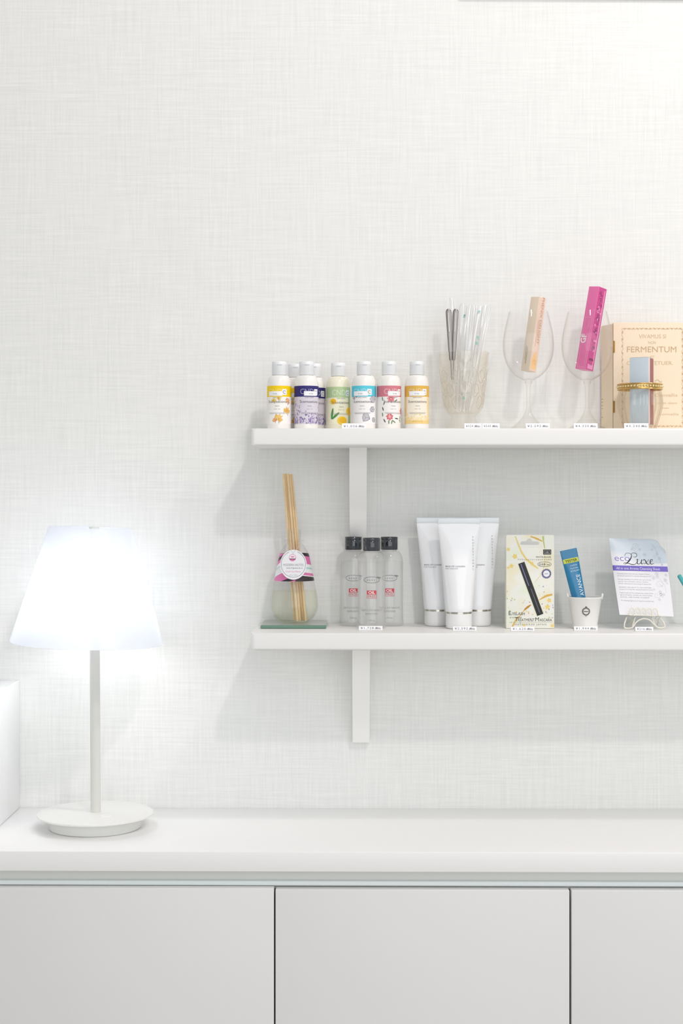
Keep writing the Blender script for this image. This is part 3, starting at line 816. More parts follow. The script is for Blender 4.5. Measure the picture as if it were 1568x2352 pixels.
# ornamental wavy border
def wav(x0, y0, x1, y1, n=60, amp=1.6):
    return [(x0+(x1-x0)*k/n + (amp*math.sin(k*1.25) if x0 == x1 else 0), y0+(y1-y0)*k/n + (amp*math.sin(k*1.25) if y0 == y1 else 0)) for k in range(n+1)]
L_, R2_, T_, B_ = Ub(1429), Ub(1567), Hb(755), Hb(979)
for seg in ((L_, T_, R2_, T_), (L_, B_, R2_, B_), (L_, B_, L_, T_), (R2_, B_, R2_, T_)): ar.stroke(wav(*seg, n=90), 1.1, t_, 2)
for k in range(14):
    ar.ell(L_, B_+(T_-B_)*(k+.5)/14, 1.5, 3, t2, 2.2, 7, 0.5*(-1)**k); ar.ell(R2_, B_+(T_-B_)*(k+.5)/14, 1.5, 3, t2, 2.2, 7, 0.5*(-1)**k)
    ar.ell(L_+(R2_-L_)*(k+.5)/14, T_, 3, 1.3, t2, 2.2, 7, 0.4*(-1)**k); ar.ell(L_+(R2_-L_)*(k+.5)/14, B_, 3, 1.3, t2, 2.2, 7, 0.4*(-1)**k)
ar.stroke([(Ub(1503), Hb(876)), (Ub(1510), Hb(872)), (Ub(1516), Hb(878)), (Ub(1520), Hb(876))], 2, t_, 2)
m = MB(); ar.put(m, lambda u, v, l: Vector((bx0+u*bk, BY-0.00012*l, bz0+v*bk))); m.build('cover_print', cov, smooth=0)
# second leaf folds back to the wall on the left
m = MB(); x_l = X(1381, -0.010)
th_ = 0.006
V = [(bx0-0.0006, BY+0.001, 0), (x_l, -0.0085, 0), (x_l+0.003, -0.0045, 0), (bx0+0.001, BY+0.0125, 0)]
V = [(x, y, bz0) for x, y, _ in V] + [(x, y, bz1-0.002) for x, y, _ in V]
m.add(V, [(3,2,1,0),(4,5,6,7),(0,1,5,4),(1,2,6,5),(2,3,7,6),(3,0,4,7)], CRM)
bcv = m.build('back_cover', book, smooth=0)
m = MB(); ar = Art(); da = ink((150, 135, 120))
for k, yy in enumerate((915, 922, 930, 937, 957)): ar.rect(2, Hb(yy), 6, Hb(yy)+1.5, da, 1)
dirv = Vector((bx0-0.0006-x_l, BY+0.001+0.0085, 0)).normalized(); nv_ = Vector((dirv.y, -dirv.x, 0))
ar.put(m, lambda u, v, l: Vector((x_l, -0.0085, bz0)) + dirv*(u*bk) + nv_*0.0002*l + Vector((0, 0, v*bk))); m.build('inner_print', bcv, smooth=0)
BRS = mat('brass', (170, 130, 60), 0.35, metal=0.8)
for p0_, p1_ in ((783, 810), (921, 948)):
    za = at(1408, p1_, BY).z; zb = at(1408, p0_, BY).z
    m = MB(); m.tube([(bx0+0.0006, BY-0.0008, za), (bx0+0.0006, BY-0.0008, zb)], 0.0012, BRS, 10)
    m.box((bx0+0.0004, BY-0.0006, za+0.0006), (bx0+0.0024, BY+0.0002, zb-0.0006), BRS); m.build('hinge', book)

# ================================================================== RIBBED VOTIVE + silver box
VY = -0.110; vsx = mpp(VY); vc = Vector((X(1469, VY), VY, SH_UP+0.0004))
vz = lambda py: at(1469, py, VY).z - vc.z
vot = thing('glass_votive', vc, 'ribbed clear glass votive with gold beaded rim holding a silver box', 'glass holder')
GLV = clear('votive_glass', (255, 255, 254), (234, 226, 215), 0.9, power=1.6)
vp = smooth_prof([(34*vsx, 0.0005), (36*vsx, 0.001), (38*vsx, vz(980)), (44*vsx, vz(960)), (51*vsx, vz(932)), (50*vsx, vz(912)), (46*vsx, vz(893))], 5)
m = MB(); m.lathe(vc, [(0.0001, 0.0005)] + vp + [(r-0.002, z) for r, z in vp[::-1][:-6]] + [(0.0001, 0.004)], GLV, 144, mod=lambda a_, z: 1 + 0.030*math.cos(a_*18)); m.build('glass_body', vot, smooth=40)
GOLD = mat('gold_bead', (214, 178, 110), 0.25, metal=0.85)
m = MB(); zr = vz(889)
for zz_ in (vz(895), vz(883.5)):
    m.tube([vc + Vector((50.5*vsx*math.cos(2*PI*k/64), 50.5*vsx*math.sin(2*PI*k/64), zz_)) for k in range(64)], 0.0010, GOLD, 8, closed=True)
m.lathe(vc, [(48*vsx, vz(895)), (50*vsx, vz(894)), (50*vsx, vz(884)), (48*vsx, vz(883)), (47*vsx, vz(889)), (48*vsx, vz(895))], GOLD, 64)
rim = m.build('gold_rim', vot)
m = MB()
for k in range(44):
    a_ = 2*PI*k/44; c_ = vc + Vector((51*vsx*math.cos(a_), 51*vsx*math.sin(a_), zr))
    bm = bmesh.new(); bmesh.ops.create_icosphere(bm, subdivisions=2, radius=0.0019); m.bm(bm, mat('gold_bead_bright', (240, 222, 170), 0.12, metal=0.9), Matrix.Translation(c_))
tag(m.build('beading', rim), 'row of pale gold beads')
SLB = mat('silver_blue_card', (205, 217, 226), 0.3, metal=0.0); REDM = mat('foil_red', (146, 46, 54), 0.25)
sb0 = on(1473, 976, -0.113)
o = thing('cosmetic_box', sb0, 'silver blue cosmetic box with a red foil side standing in the ribbed votive', 'cosmetic box')
M = Matrix.Translation(sb0) @ Matrix.Rotation(-0.47, 4, 'Z'); Hs = on(1473, 823, -0.113).z - sb0.z
hw = 0.0143
m = MB(); m.box((-hw, -0.0143, 0), (hw, 0.0143, Hs), SLB, M, bev=0.0005); cb = m.build('carton', o)
m = MB(); pk = mat('foil_pink_white', (238, 222, 224), 0.25)
for y0, y1, mt in ((-0.0138, -0.0060, pk), (-0.0060, 0.0136, REDM)):
    m.add([M @ Vector(p) for p in ((hw+0.0002, y0, 0.0005), (hw+0.0002, y1, 0.0005), (hw+0.0002, y1, Hs-0.0006), (hw+0.0002, y0, Hs-0.0006))], [[0, 1, 2, 3]], mt)
m.build('foil_side', o, smooth=0)
m = MB(); m.box((-hw+0.0006, -0.0137, Hs), (hw-0.0006, 0.0137, Hs+0.0004), mat('lid_dark', (120, 125, 130), 0.4), M); m.build('top_flap', o, smooth=0)

# ================================================================== REED DIFFUSER on glass plate
PGL = clear('plate_glass_top', (236, 240, 236), (214, 222, 216), 1.2, milky=0.75, milk=(226, 230, 224), power=1.0)
PGE = mat('plate_glass_edge', (98, 138, 118), 0.15, coat=0.5)
pz = SH_LO+0.0004; x0, x1 = X(598, -0.098), X(749, -0.098)
plate = thing('glass_plate', ((x0+x1)/2, -0.05, pz), 'square clear glass plate with green edges under the reed diffuser', 'glass plate')
m = MB()
m.add([(x0+.001, -0.098, pz+0.0050), (x1-.001, -0.098, pz+0.0050), (x1-.001, -0.006, pz+0.0050), (x0+.001, -0.006, pz+0.0050)], [[0, 1, 2, 3]], PGL)
m.add([(x0+.001, -0.098, pz), (x1-.001, -0.098, pz), (x1-.001, -0.006, pz), (x0+.001, -0.006, pz)], [[3, 2, 1, 0]], mat('plate_underside', (206, 211, 204), 0.2))
m.build('glass_sheet', plate, smooth=0)
m = MB(); n = 4; pr = [(0, 0.0), (0.0009, 0.0008), (0.0009, 0.0042), (0, 0.0050)]
cs = [(x0+.001, -0.098, -1, -1), (x1-.001, -0.098, 1, -1), (x1-.001, -0.006, 1, 1), (x0+.001, -0.006, -1, 1)]
V = [(cx+sx_*d, cy+sy_*d, pz+z) for (cx, cy, sx_, sy_) in cs for d, z in pr]
m.add(V, [[a*4+k, ((a+1) % 4)*4+k, ((a+1) % 4)*4+k+1, a*4+k+1] for a in range(4) for k in range(3)], PGE)
m.build('polished_edge', plate, smooth=0, label='green polished edge')

DY = -0.052; ds = mpp(DY); dc = Vector((X(675.5, DY), DY, pz+0.0053))
dz = lambda py: at(675.5, py, DY).z - dc.z
dif = thing('reed_diffuser_bottle', dc, 'round-bellied clear glass diffuser bottle with pink striped wrap and round tag', 'diffuser bottle')
GLD = clear('diffuser_glass', (255, 255, 255), (239, 240, 236), 0.8, power=2.2)
belly = smooth_prof([(27*ds, 0.0003), (33*ds, dz(1428)), (46*ds, dz(1416)), (53.5*ds, dz(1402)), (55*ds, dz(1387)), (52.5*ds, dz(1365)), (48*ds, dz(1345)), (44.5*ds, dz(1328)), (39*ds, dz(1300)), (32*ds, dz(1270)), (22*ds, dz(1253)), (15.5*ds, dz(1244))], 5)
neck = [(21.5*ds, dz(1242.5)), (22*ds, dz(1241.5)), (21.5*ds, dz(1240)), (15.5*ds, dz(1239)), (15.5*ds, dz(1217)), (14.5*ds, dz(1216)), (14*ds, dz(1217)), (14*ds, dz(1244))]
m = MB(); m.lathe(dc, [(0.0001, 0.0003)] + belly + neck, GLD, 96); m.build('glass_body', dif, smooth=60)
OIL = clear('diffuser_oil', (255, 255, 250), (249, 250, 242), 0.25, milk=(225, 230, 212), power=1.5)
m = MB(); zl = dz(1357); oil = [(r-0.0018, z+0.0008) for r, z in belly if z < zl]
m.lathe(dc, [(0.0001, 0.0012)] + oil + [(oil[-1][0], zl), (0.0001, zl)], OIL, 72); m.build('oil', dif, smooth=60)
# striped wrap
bp = lerp_prof(belly)
m = MB(); nseg = 320; rows = 96
PKm, BLK, TEm, WHm = mat('wrap_pink', (232, 122, 178), 0.4), mat('wrap_black', (58, 50, 54), 0.4), mat('wrap_teal', (182, 222, 218), 0.4), mat('wrap_white', (246, 246, 245), 0.4)
z0w, z1w = dz(1333), dz(1271)
V = []; F = []; Ms = []
for j in range(rows+1):
    for k in range(nseg):
        a_ = 2*PI*k/nseg; lowd = 4*ds*(1-math.cos(a_+PI/2))*0 
        z = z0w + (z1w-z0w)*j/rows
        r = bp(z) + 0.0004; V.append((dc.x+r*math.cos(a_), dc.y+r*math.sin(a_), dc.z+z))
def stripe(t):
    t = t % 62
    for lim, mt in ((6, BLK), (24, PKm), (27, WHm), (31, WHm), (35, TEm), (44, WHm), (50, PKm), (52, WHm), (62, BLK)):
        if t < lim: return mt
    return WHm
for j in range(rows):
    for k in range(nseg):
        a_ = 2*PI*(k+.5)/nseg; d = (a_ + PI/2 + PI) % (2*PI) - PI
        v = (1-(j+.5)/rows)*62 + (d*6 if d > 0 else 0)*-1.5 + 3
        if d > 0.1: mt = stripe(v + 2 + d*4)
        else:
            q = (v + d*16) % 62
            mt = PKm if q < 8 else WHm if q < 16 else TEm if q < 19 else WHm if q < 36 else PKm if q < 54 else BLK
        F.append(([j*nseg+k, j*nseg+(k+1) % nseg, (j+1)*nseg+(k+1) % nseg, (j+1)*nseg+k], mt))
for mt in (PKm, BLK, TEm, WHm):
    pass
o_ = 0; m.v = [Vector(p) for p in V]
for f, mt in F: m.f.append(f); m.m.append(m.mi(mt))
m.build('striped_wrap', dif, smooth=60)
# round swing tag
tcx, tcy, tyy = 673.5, 1297, DY-0.034
tgc = at(tcx, tcy, tyy)
m = MB(); tg = Art(); TW = mat('paper_tag_white', (247, 247, 249), 0.6)
tk = mpp(tyy)
n = 48; V = []
for dy in (0, 0.0006):
    for k in range(n): V.append(tgc + Vector((30.5*tk*math.cos(2*PI*k/n), dy, 34.5*tk*math.sin(2*PI*k/n))))
m.add(V, [list(range(n)), list(range(n, 2*n))[::-1]] + [[k, (k+1) % n, n+(k+1) % n, n+k] for k in range(n)], TW)
gi = ink((140, 140, 146)); tg.ring(0, 1, 28, 30, 0.9, gi, 1, a0=PI/2+.35, a1=2*PI+PI/2-.35)
tg.ell(-2, 16, 8, 8, PKm, 1); tg.ell(-2, 16.5, 7, 6.6, ink((250, 245, 248)), 2); tg.rect(-8.5, 12, 5, 14, ink((90, 60, 75)), 3); tg.ell(-2, 18, 4, 1.5, PKm, 3); tg.ell(-2, 10.5, 5, 2, PKm, 3)
tg.text('MODERN NOTES', 0, -3, 7.4, ink((165, 165, 172)), 2, width=47); tg.text('home fragrance & co.', 3, -9, 4.2, gi, 2, width=38, bold=0.008)
tg.text('Fresh Cut Peony', 0, -17.5, 5.6, ink((238, 160, 200)), 2, width=34); tg.text('4 fl oz 118 ml', 0, -25, 3.4, gi, 2)
tgo = m.build('swing_tag', dif, smooth=30)
m = MB(); tg.put(m, lambda u, v, l: tgc + Vector((u*tk, -0.00012*l, v*tk))); m.build('tag_print', tgo, smooth=0)
m = MB()
for sx_ in (-1, 1):
    m.tube([tgc + Vector((-0.0005, -0.0006, 25*tk)), tgc + Vector((sx_*0.0035, -0.0004, 34*tk)), dc + Vector((sx_*15.8*ds, -0.010, dz(1250))), dc + Vector((sx_*8*ds, 0.013, dz(1247)))], 0.0003, mat('string_white', (225, 225, 228), 0.6), 6)
m.build('string', dif)
# reeds
RD = mat('reed_wood', (238, 208, 162), 0.55, var=0.08, vscale=90)
for i, (tx, bx, ty, by, y0_, y1_) in enumerate(((651, 676, 1088, 1428, -0.058, -0.046), (656, 683, 1088, 1429, -0.050, -0.060), (660.5, 689, 1087.5, 1429.5, -0.062, -0.054), (665, 697, 1089, 1428, -0.055, -0.050), (669.5, 702, 1089, 1429, -0.048, -0.058), (662, 693, 1090, 1428, -0.044, -0.042))):
    pb = at(bx, by, y1_); pb.z = dc.z + 0.0028; pt = at(tx, ty, y0_)
    pos = ('leftmost', 'second from the left', 'third from the left', 'fourth from the left', 'rightmost', 'rearmost')[i]
    m = MB(); m.tube([pb, pb.lerp(pt, .5), pt], 2.55*ds, RD, 10)
    w = m.build('diffuser_reed', smooth=50)
    for v_ in w.data.vertices: v_.co -= pb
    w.location = pb
    tag(w, 'tan wooden reed standing in the diffuser bottle, %s of the fan' % pos, 'reed', 'wooden reeds in the diffuser')

# ================================================================== CLEAR REMOVER BOTTLES
BLC = mat('cap_black_gloss', (52, 56, 62), 0.12, coat=0.6)
CLB = clear('remover_plastic', (255, 255, 255), (241, 241, 239), 1.2, milky=0.15, milk=(255, 255, 254), power=1.6, rough=0.06)
LIQ = clear('remover_liquid', (255, 255, 255), (250, 250, 249), 0.15, milky=0.02, milk=(250, 250, 248), power=1.5)
GP = ink((120, 124, 124)); RDP = ink((208, 80, 92)); GT = ink((150, 154, 152))
def remover(px, Y, lab):
    s = mpp(-0.085); c = Vector((X(px, Y), Y, SH_LO+0.0004)); o = thing('remover_bottle', c, lab, 'bottle', 'clear remover bottles with black caps')
    R = 33.2*s
    pr = [(0.0001, 0.0006), (R*0.9, 0.0006), (R*1.0, 0.0022), (R*1.01, 5*s), (R*0.985, 20*s), (R*0.97, 60*s), (R*0.97, 148*s)]
    pr += [(R*0.97 - 14.5*s*(1-math.cos(a_)), 148*s + 27*s*math.sin(a_)) for a_ in [PI/2*k/8 for k in range(1, 9)]] + [(17.5*s, 176*s), (17.5*s, 178*s)]
    m = MB(); m.lathe(c, pr, CLB, 64); bd = m.build('bottle_body', o, smooth=55)
    m = MB(); pl = [(r-0.0012, z+0.001) for r, z in pr[2:7]]; m.lathe(c, [(0.0001, 0.0018)] + pl + [(pl[-1][0], 150*s), (0.0001, 150*s)], LIQ, 48); m.build('liquid', o, smooth=55)
    r = 20*s; m = MB()
    m.lathe(c, [(r-0.0004, 177*s), (r, 178*s), (r, 199.5*s), (r-0.0003, 200*s), (r, 200.6*s), (r, 206*s), (r-0.0008, 207.3*s), (0.0001, 207.6*s)], BLC, 48); cp = m.build('cap', o, smooth=50)
    m = MB(); ar = Art(); ar.ell(-1, 0, 7, 6, mat('cap_dent', (28, 32, 40), 0.1, coat=1.0), 1)
    ar.put(m, lambda u, v, l: cyl_surf(c, r, s)(u, v+192, l), 2); m.build('thumb_dent', cp)
    ar = Art()
    ar.ring(0, 112, 18.5, 6.8, 1.0, GP, 1); ar.text('· R E R E I ·', 0, 109.6, 5.6, GP, 1, width=28)
    for k in range(6): ar.ell(13+k*1.6, 118+k*0.2-(k*.5), 0.8, 1.8, GP, 1, 7, -0.5)
    ar.rect(-11, 79, 11, 88, RDP, 1); ar.text('OIL', 0, 80.3, 9, ink((250, 240, 240)), 2, bold=0.02, width=15)
    ar.box(-11, 70, 11, 79.5, 0.8, RDP, 1); ar.text('FREE', 0, 72, 7.6, RDP, 1, width=17)
    ar.text('GENTLE EYE MAKE-UP', 0, 41, 6, GT, 1, width=52); ar.text('REMOVER', 0, 33, 6, GT, 1, width=29); ar.text('150mL', 0, 18, 5.4, GT, 1, width=17)
    m = MB(); ar.put(m, cyl_surf(c, R*1.0, s, 0.0, 0.00015), 2.5); m.build('printed_text', bd, smooth=60)
remover(811.5, -0.040, 'clear plastic bottle with black cap at the back left of the three')
remover(853, -0.088, 'clear plastic bottle with black cap, the front one of the three')
remover(893.5, -0.040, 'clear plastic bottle with black cap at the back right of the three')

# ================================================================== SQUEEZE TUBES
TBM = mat('tube_plastic', (248, 249, 251), 0.22, coat=0.5)
TCP = mat('tube_cap_white', (241, 241, 240), 0.3)
SLR = mat('silver_ring', (200, 196, 186), 0.15, metal=1.0)
CRE_ = mat('cream_inside', (240, 238, 236), 0.6)
def sq_tube(px, Y, lab, tilt=0.0):
    s = mpp(-0.088); c = Vector((X(px, Y), Y, SH_LO+0.0004)); o = thing('squeeze_tube', c, lab, 'squeeze tube', 'white squeeze tubes standing on their caps')
    m = MB(); r = 30*s
    m.lathe(c, [(0.0001, 0), (27*s, 0), (28.5*s, 1.5*s), (29.7*s, 6*s), (30*s, 12*s), (29.6*s, 34.2*s), (0.0001, 34.4*s)], TCP, 48); m.build('cap', o, smooth=50)
    m = MB(); m.lathe(c, [(28*s, 34*s), (29.6*s, 34.2*s), (29.6*s, 38.6*s), (28*s, 39*s)], SLR, 48); m.build('silver_ring', o, smooth=50)
    nv, nu = 40, 64; V = []; F = []
    z0, z1, zc = 38.8*s, 251*s, 238*s
    def S(a_, t, lift=0):
        z = z0 + (z1-z0)*t; tt = min((z-z0)/(zc-z0), 1)
        e = tt**1.15
        A = 31.5*s + (48.5-31.5)*s*e; B = (31.5*s)*(1-tt**1.7) + 0.0013*tt**1.7
        if t < 0.02: A *= 0.97; B *= 0.97
        return c + Vector(((A+lift)*math.cos(a_), (B+lift)*math.sin(a_), z))
    for j in range(nv+1):
        for k in range(nu): V.append(S(2*PI*k/nu, j/nv))
    for j in range(nv):
        for k in range(nu): F.append([j*nu+k, j*nu+(k+1) % nu, (j+1)*nu+(k+1) % nu, (j+1)*nu+k])
    F.append([nv*nu+k for k in range(nu)]); F.append([k for k in range(nu)][::-1])
    m = MB(); m.add(V, F, TBM); bd = m.build('tube_body', o, smooth=50)
    m = MB(); m.box((c.x-48.7*s, c.y-0.0016, c.z+239*s), (c.x+48.7*s, c.y+0.0016, c.z+252*s), mat('tube_crimp', (232, 238, 242), 0.2, coat=0.4), bev=0.0009); m.build('crimped_end', o)
    ar = Art(); g = ink((150, 152, 156))
    ar.text('MAKE OFF CLEANSING', -31, 141, 4.6, g, 1, 'LEFT', width=44, bold=0.01); ar.text('FOR YOUR SKIN', -31, 136, 4.2, g, 1, 'LEFT', width=27)
    for k, ch in enumerate('PROFESSIONAL'): ar.text(ch, 31.5-k*0.0, 207-k*6.6, 5.4, g, 1)
    def sf(u, v, l):
        t = (v*s-z0)/(z1-z0); tt = min((v*s-z0)/(zc-z0), 1); A = 31.5*s + (48.5-31.5)*s*tt**1.15
        a_ = -math.acos(max(-1, min(1, u*s/A))); return S(a_, t, 0.00025*l)
    m = MB(); ar.put(m, sf, 3); m.build('printed_text', bd, smooth=60)
sq_tube(1004, -0.041, 'white squeeze tube with silver ring at the back left of the three')
sq_tube(1053.5, -0.090, 'white squeeze tube with silver ring, front and middle of the three')
sq_tube(1098, -0.041, 'white squeeze tube with silver ring at the back right of the three')

# ================================================================== MASCARA BOX
MY = -0.092; ms = mpp(MY); mx0, mx1 = X(1162, MY), X(1272.5, MY); mz = SH_LO+0.0004
mb_ = thing('mascara_box', ((mx0+mx1)/2, MY, mz), 'cream floral hanging carton with a black eyelash mascara tube pictured', 'cosmetic box')
def card_mat():
    mm = bpy.data.materials.new('floral_card'); mm.use_nodes = True; nt = mm.node_tree; N = nt.nodes; L = nt.links; b = N['Principled BSDF']
    tc = N.new('ShaderNodeTexCoord'); n1 = N.new('ShaderNodeTexNoise'); n1.inputs['Scale'].default_value = 24; n1.inputs['Detail'].default_value = 2
    L.new(tc.outputs['Object'], n1.inputs['Vector'])
    cr = N.new('ShaderNodeValToRGB'); e = cr.color_ramp.elements
    e[0].position = 0.30; e[0].color = rgb((232, 238, 214)); e[1].position = 0.72; e[1].color = rgb((240, 230, 188))
    q = e.new(0.48); q.color = rgb((240, 240, 232)); L.new(n1.outputs['Fac'], cr.inputs[0]); L.new(cr.outputs[0], b.inputs['Base Color'])
    b.inputs['Roughness'].default_value = 0.35
    return mm
CARD = card_mat()
hz = lambda py: at(1200, py, MY).z - mz
m = MB(); m.box((mx0, MY, mz), (mx1, MY+0.022, mz+hz(1259)), CARD, bev=0.0005); cb = m.build('carton', mb_)
# hang tab with an euro hole
m = MB(); hx = lambda px: X(px, MY)
zt, zb = mz+hz(1230.5), mz+hz(1262)
hole = [(1194, 1250), (1195, 1246), (1198, 1243.5), (1208, 1243), (1210.5, 1238.5), (1215, 1236.5), (1219.5, 1238.5), (1222, 1243), (1234, 1243.5), (1237.5, 1246), (1238, 1250), (1234, 1251.5), (1198, 1251.5)]
bm = bmesh.new()
outer = [(hx(1162), zb), (hx(1272), zb), (hx(1272), zt+0.0003), (hx(1270), zt+.0012), (hx(1164.5), zt+.0012), (hx(1162.5), zt)]
vo = [bm.verts.new((x, MY+0.0002, z)) for x, z in outer]; vh = [bm.verts.new((hx(a_), MY+0.0002, mz+hz(b_))) for a_, b_ in hole]
eo = [bm.edges.new((vo[i], vo[(i+1) % len(vo)])) for i in range(len(vo))]; eh = [bm.edges.new((vh[i], vh[(i+1) % len(vh)])) for i in range(len(vh))]
r_ = bmesh.ops.triangle_fill(bm, use_beauty=True, use_dissolve=False, edges=eo+eh)
for f in list(bm.faces):
    cc = f.calc_center_median(); 
    inside = (hx(1196) < cc.x < hx(1236) and mz+hz(1251.4) < cc.z < mz+hz(1243.6)) or (hx(1210) < cc.x < hx(1220) and mz+hz(1243.5) < cc.z < mz+hz(1237))
    if inside and all(v in vh for v in f.verts): bm.faces.remove(f)
g_ = bmesh.ops.extrude_face_region(bm, geom=bm.faces[:])
for v in [x for x in g_['geom'] if isinstance(x, bmesh.types.BMVert)]: v.co.y += 0.0006
m.bm(bm, CARD); m.build('hang_tab', mb_, smooth=0)
ar = Art(); U = lambda px: (X(px, MY)-mx0)/ms; Vv = lambda py: hz(py)/ms
blk = ink((38, 38, 42), rough=0.2); bl2 = ink((62, 62, 66)); hl = ink((140, 140, 190)); gd = ink((222, 178, 90)); gd2 = ink((240, 214, 130)); gr = ink((190, 205, 120)); pu = ink((176, 158, 190)); tx = ink((70, 66, 60)); br = ink((190, 140, 60))
def PT(l): return [(U(a_), Vv(b_)) for a_, b_ in l]
# printed branches and petals
ar.stroke(PT([(1183, 1231.5), (1190, 1250), (1197, 1268), (1208, 1284), (1222, 1296), (1236, 1306)]), [2, 3, 4, 4, 5, 2], gd2, 1)
ar.stroke(PT([(1218, 1232), (1232, 1237), (1245, 1243)]), [2, 4, 2], gd, 1); ar.stroke(PT([(1247, 1231.5), (1248, 1244), (1251, 1260)]), [4, 2.5, 1.5], gr, 1)
ar.stroke(PT([(1250, 1262), (1251, 1290), (1247, 1308), (1238, 1325), (1228, 1338)]), 0.9, gd2, 1)
ar.stroke(PT([(1268, 1365.5), (1256, 1368), (1246, 1373), (1238, 1378)]), [4, 5, 3.5, 1.5], gd, 1); ar.stroke(PT([(1219, 1389), (1212, 1394), (1206, 1399), (1202, 1403)]), [2, 5, 4, 1.5], br, 1)
ar.stroke(PT([(1204, 1401), (1194, 1414), (1184, 1424), (1176, 1440)]), [1.5, 2, 3, 3.5], gd, 1)
for px, py, r_ in ((1167, 1262, 5), (1182, 1278, 7), (1174, 1300, 6), (1221, 1294, 5), (1261, 1379, 6), (1257, 1394, 7), (1203, 1436, 4), (1162.5+4, 1304, 4), (1268, 1437, 5)): ar.star(U(px), Vv(py), r_, gd2, 1, 5, 0.6, px)
rnd = random.Random(12)
for k in range(60):
    px, py = rnd.uniform(1164, 1270), 1335+100*rnd.random()**0.7
    ar.star(U(px), Vv(py), rnd.uniform(0.8, 2.6), rnd.choice((pu, gd2, gr, pu, ink((205, 214, 190)))), 1, 5, 0.5, rnd.random()*3)
# mascara tube picture
A_, B_2 = (1197.5, 1295), (1239.5, 1410)
def band(o0, o1, t0, t1, mt, ly):
    dx, dy = B_2[0]-A_[0], B_2[1]-A_[1]; l = math.hypot(dx, dy); nx, ny = -dy/l, dx/l
    P = lambda t, q: (A_[0]+dx*t + nx*q, A_[1]+dy*t + ny*q)
    ar.poly(PT([P(t0, o0), P(t1, o0), P(t1, o1), P(t0, o1)]), mt, ly)
band(-8.4, 8.4, -0.01, 1.01, ink((244, 240, 205)), 1.5); band(-7.6, 7.6, -0.02, 1.02, blk, 2); band(1.0, 2.6, 0.0, 0.44, hl, 3); band(-2.6, 1.2, 0.46, 1.0, bl2, 3); band(-7.6, 7.6, 0.432, 0.442, bl2, 3.2); band(-1.2, 0, 0.5, 0.97, ink((120, 120, 118)), 3.4)
ar.rect(U(1247), Vv(1273.5), U(1265.5), Vv(1262), blk, 2); ar.box(U(1249), Vv(1271.5), U(1263.5), Vv(1264), 0.7, ink((190, 190, 185)), 3); ar.text('NB', U(1256), Vv(1270.2), 5.5, ink((200, 200, 195)), 3)
ar.text('MATSUKAZE', U(1248), Vv(1281), 5, tx, 2, width=34); ar.text('アイラッシュトリートメントマスカラ', U(1227), Vv(1287), 4.6, ink((110, 106, 98)), 2, width=78)
ar.ring(U(1250), Vv(1296), 15.5, 5.6, 0.7, tx, 2); ar.text('日本製 5ml', U(1250), Vv(1298.3), 5.4, tx, 2, width=24)
nb = ink((78, 80, 140)); ar.ring(U(1254.5), Vv(1317.5), 9.3, 9.3, 3.4, nb, 2); ar.ell(U(1254.5), Vv(1317.5), 7.4, 7.4, ink((246, 246, 248)), 2.2); ar.text('NEW', U(1254.5), Vv(1319), 3.6, nb, 3)
for k in range(16): ar.ell(U(1254.5)+9.4*math.cos(k*PI/8), Vv(1317.5)+9.4*math.sin(k*PI/8), 0.7, 0.7, ink((230, 230, 240)), 3, 6)
ar.text('E', U(1168), Vv(1413), 13.5, tx, 2, 'LEFT'); ar.text('YELASH', U(1175.5), Vv(1413), 9.6, tx, 2, 'LEFT', width=29)
ar.text('T', U(1182), Vv(1427), 13, tx, 2, 'LEFT'); ar.text('REATMENT', U(1189), Vv(1427), 9, tx, 2, 'LEFT', width=38)
ar.text('M', U(1229), Vv(1427), 13, tx, 2, 'LEFT'); ar.text('ASCARA', U(1239), Vv(1427), 9, tx, 2, 'LEFT', width=28)
ar.text('まつげの美容液', U(1184), Vv(1420), 4, tx, 2, width=27); ar.text('MATSUKAZE JAPAN', U(1218), Vv(1436), 5, ink((130, 126, 118)), 2, width=72, sp=1.4)
ar.rect(U(1168), Vv(1430), U(1268), Vv(1429.5), ink((170, 166, 150)), 2)
m = MB(); ar.put(m, lambda u, v, l: Vector((mx0+u*ms, MY-0.00010*l, mz+v*ms))); m.build('carton_print', cb, smooth=0)

# ================================================================== WHITE BUCKET + BLUE TUBE
UY = -0.090; us = mpp(UY); uc = Vector((X(1343, UY), UY, SH_LO+0.0004)); uz = lambda py: at(1343, py, UY).z-uc.z
buk = thing('mini_bucket', uc, 'tiny white ceramic bucket with grey crest holding the blue tube', 'bucket')
CER = mat('ceramic_white', (238, 236, 233), 0.3, coat=0.3)
ro = [(0.0001, 0.0003), (27*us, 0.0003), (29*us, 0.0012), (29.5*us, uz(1436)), (28.5*us, uz(1433)), (33*us, uz(1405)), (37.5*us, uz(1376)), (39.5*us, uz(1373)), (39.8*us, uz(1371.5)), (38.8*us, uz(1370)), (36.5*us, uz(1371)), (35.5*us, uz(1376)), (27.5*us, uz(1432)), (0.0001, uz(1434))]
m = MB(); m.lathe(uc, ro, CER, 64); m.build('bucket_body', buk, smooth=50)
for sg in (-1, 1):
    m = MB(); m.tube([uc+Vector((sg*37.5*us, 0, uz(1376))), uc+Vector((sg*38.6*us, 0, uz(1370))), uc+Vector((sg*39.8*us, 0, uz(1365.5))), uc+Vector((sg*40.2*us, 0, uz(1363)))], 0.0019, CER, 12, taper=[1, 1, .95, .7]); m.build('ear_handle', buk)
ar = Art(); cg = ink((110, 104, 104)); cl = ink((160, 154, 152))
ar.ring(0, 41, 7.6, 7.6, 3.2, cl, 1); ar.ring(0, 41, 8.8, 8.8, 0.8, cg, 2); ar.ell(0, 51, 2, 2, cg, 2); ar.star(0, 50, 3, cg, 1); ar.rect(-5, 40, 5, 42, cg, 2); ar.star(0, 31.8, 3, cl, 2)
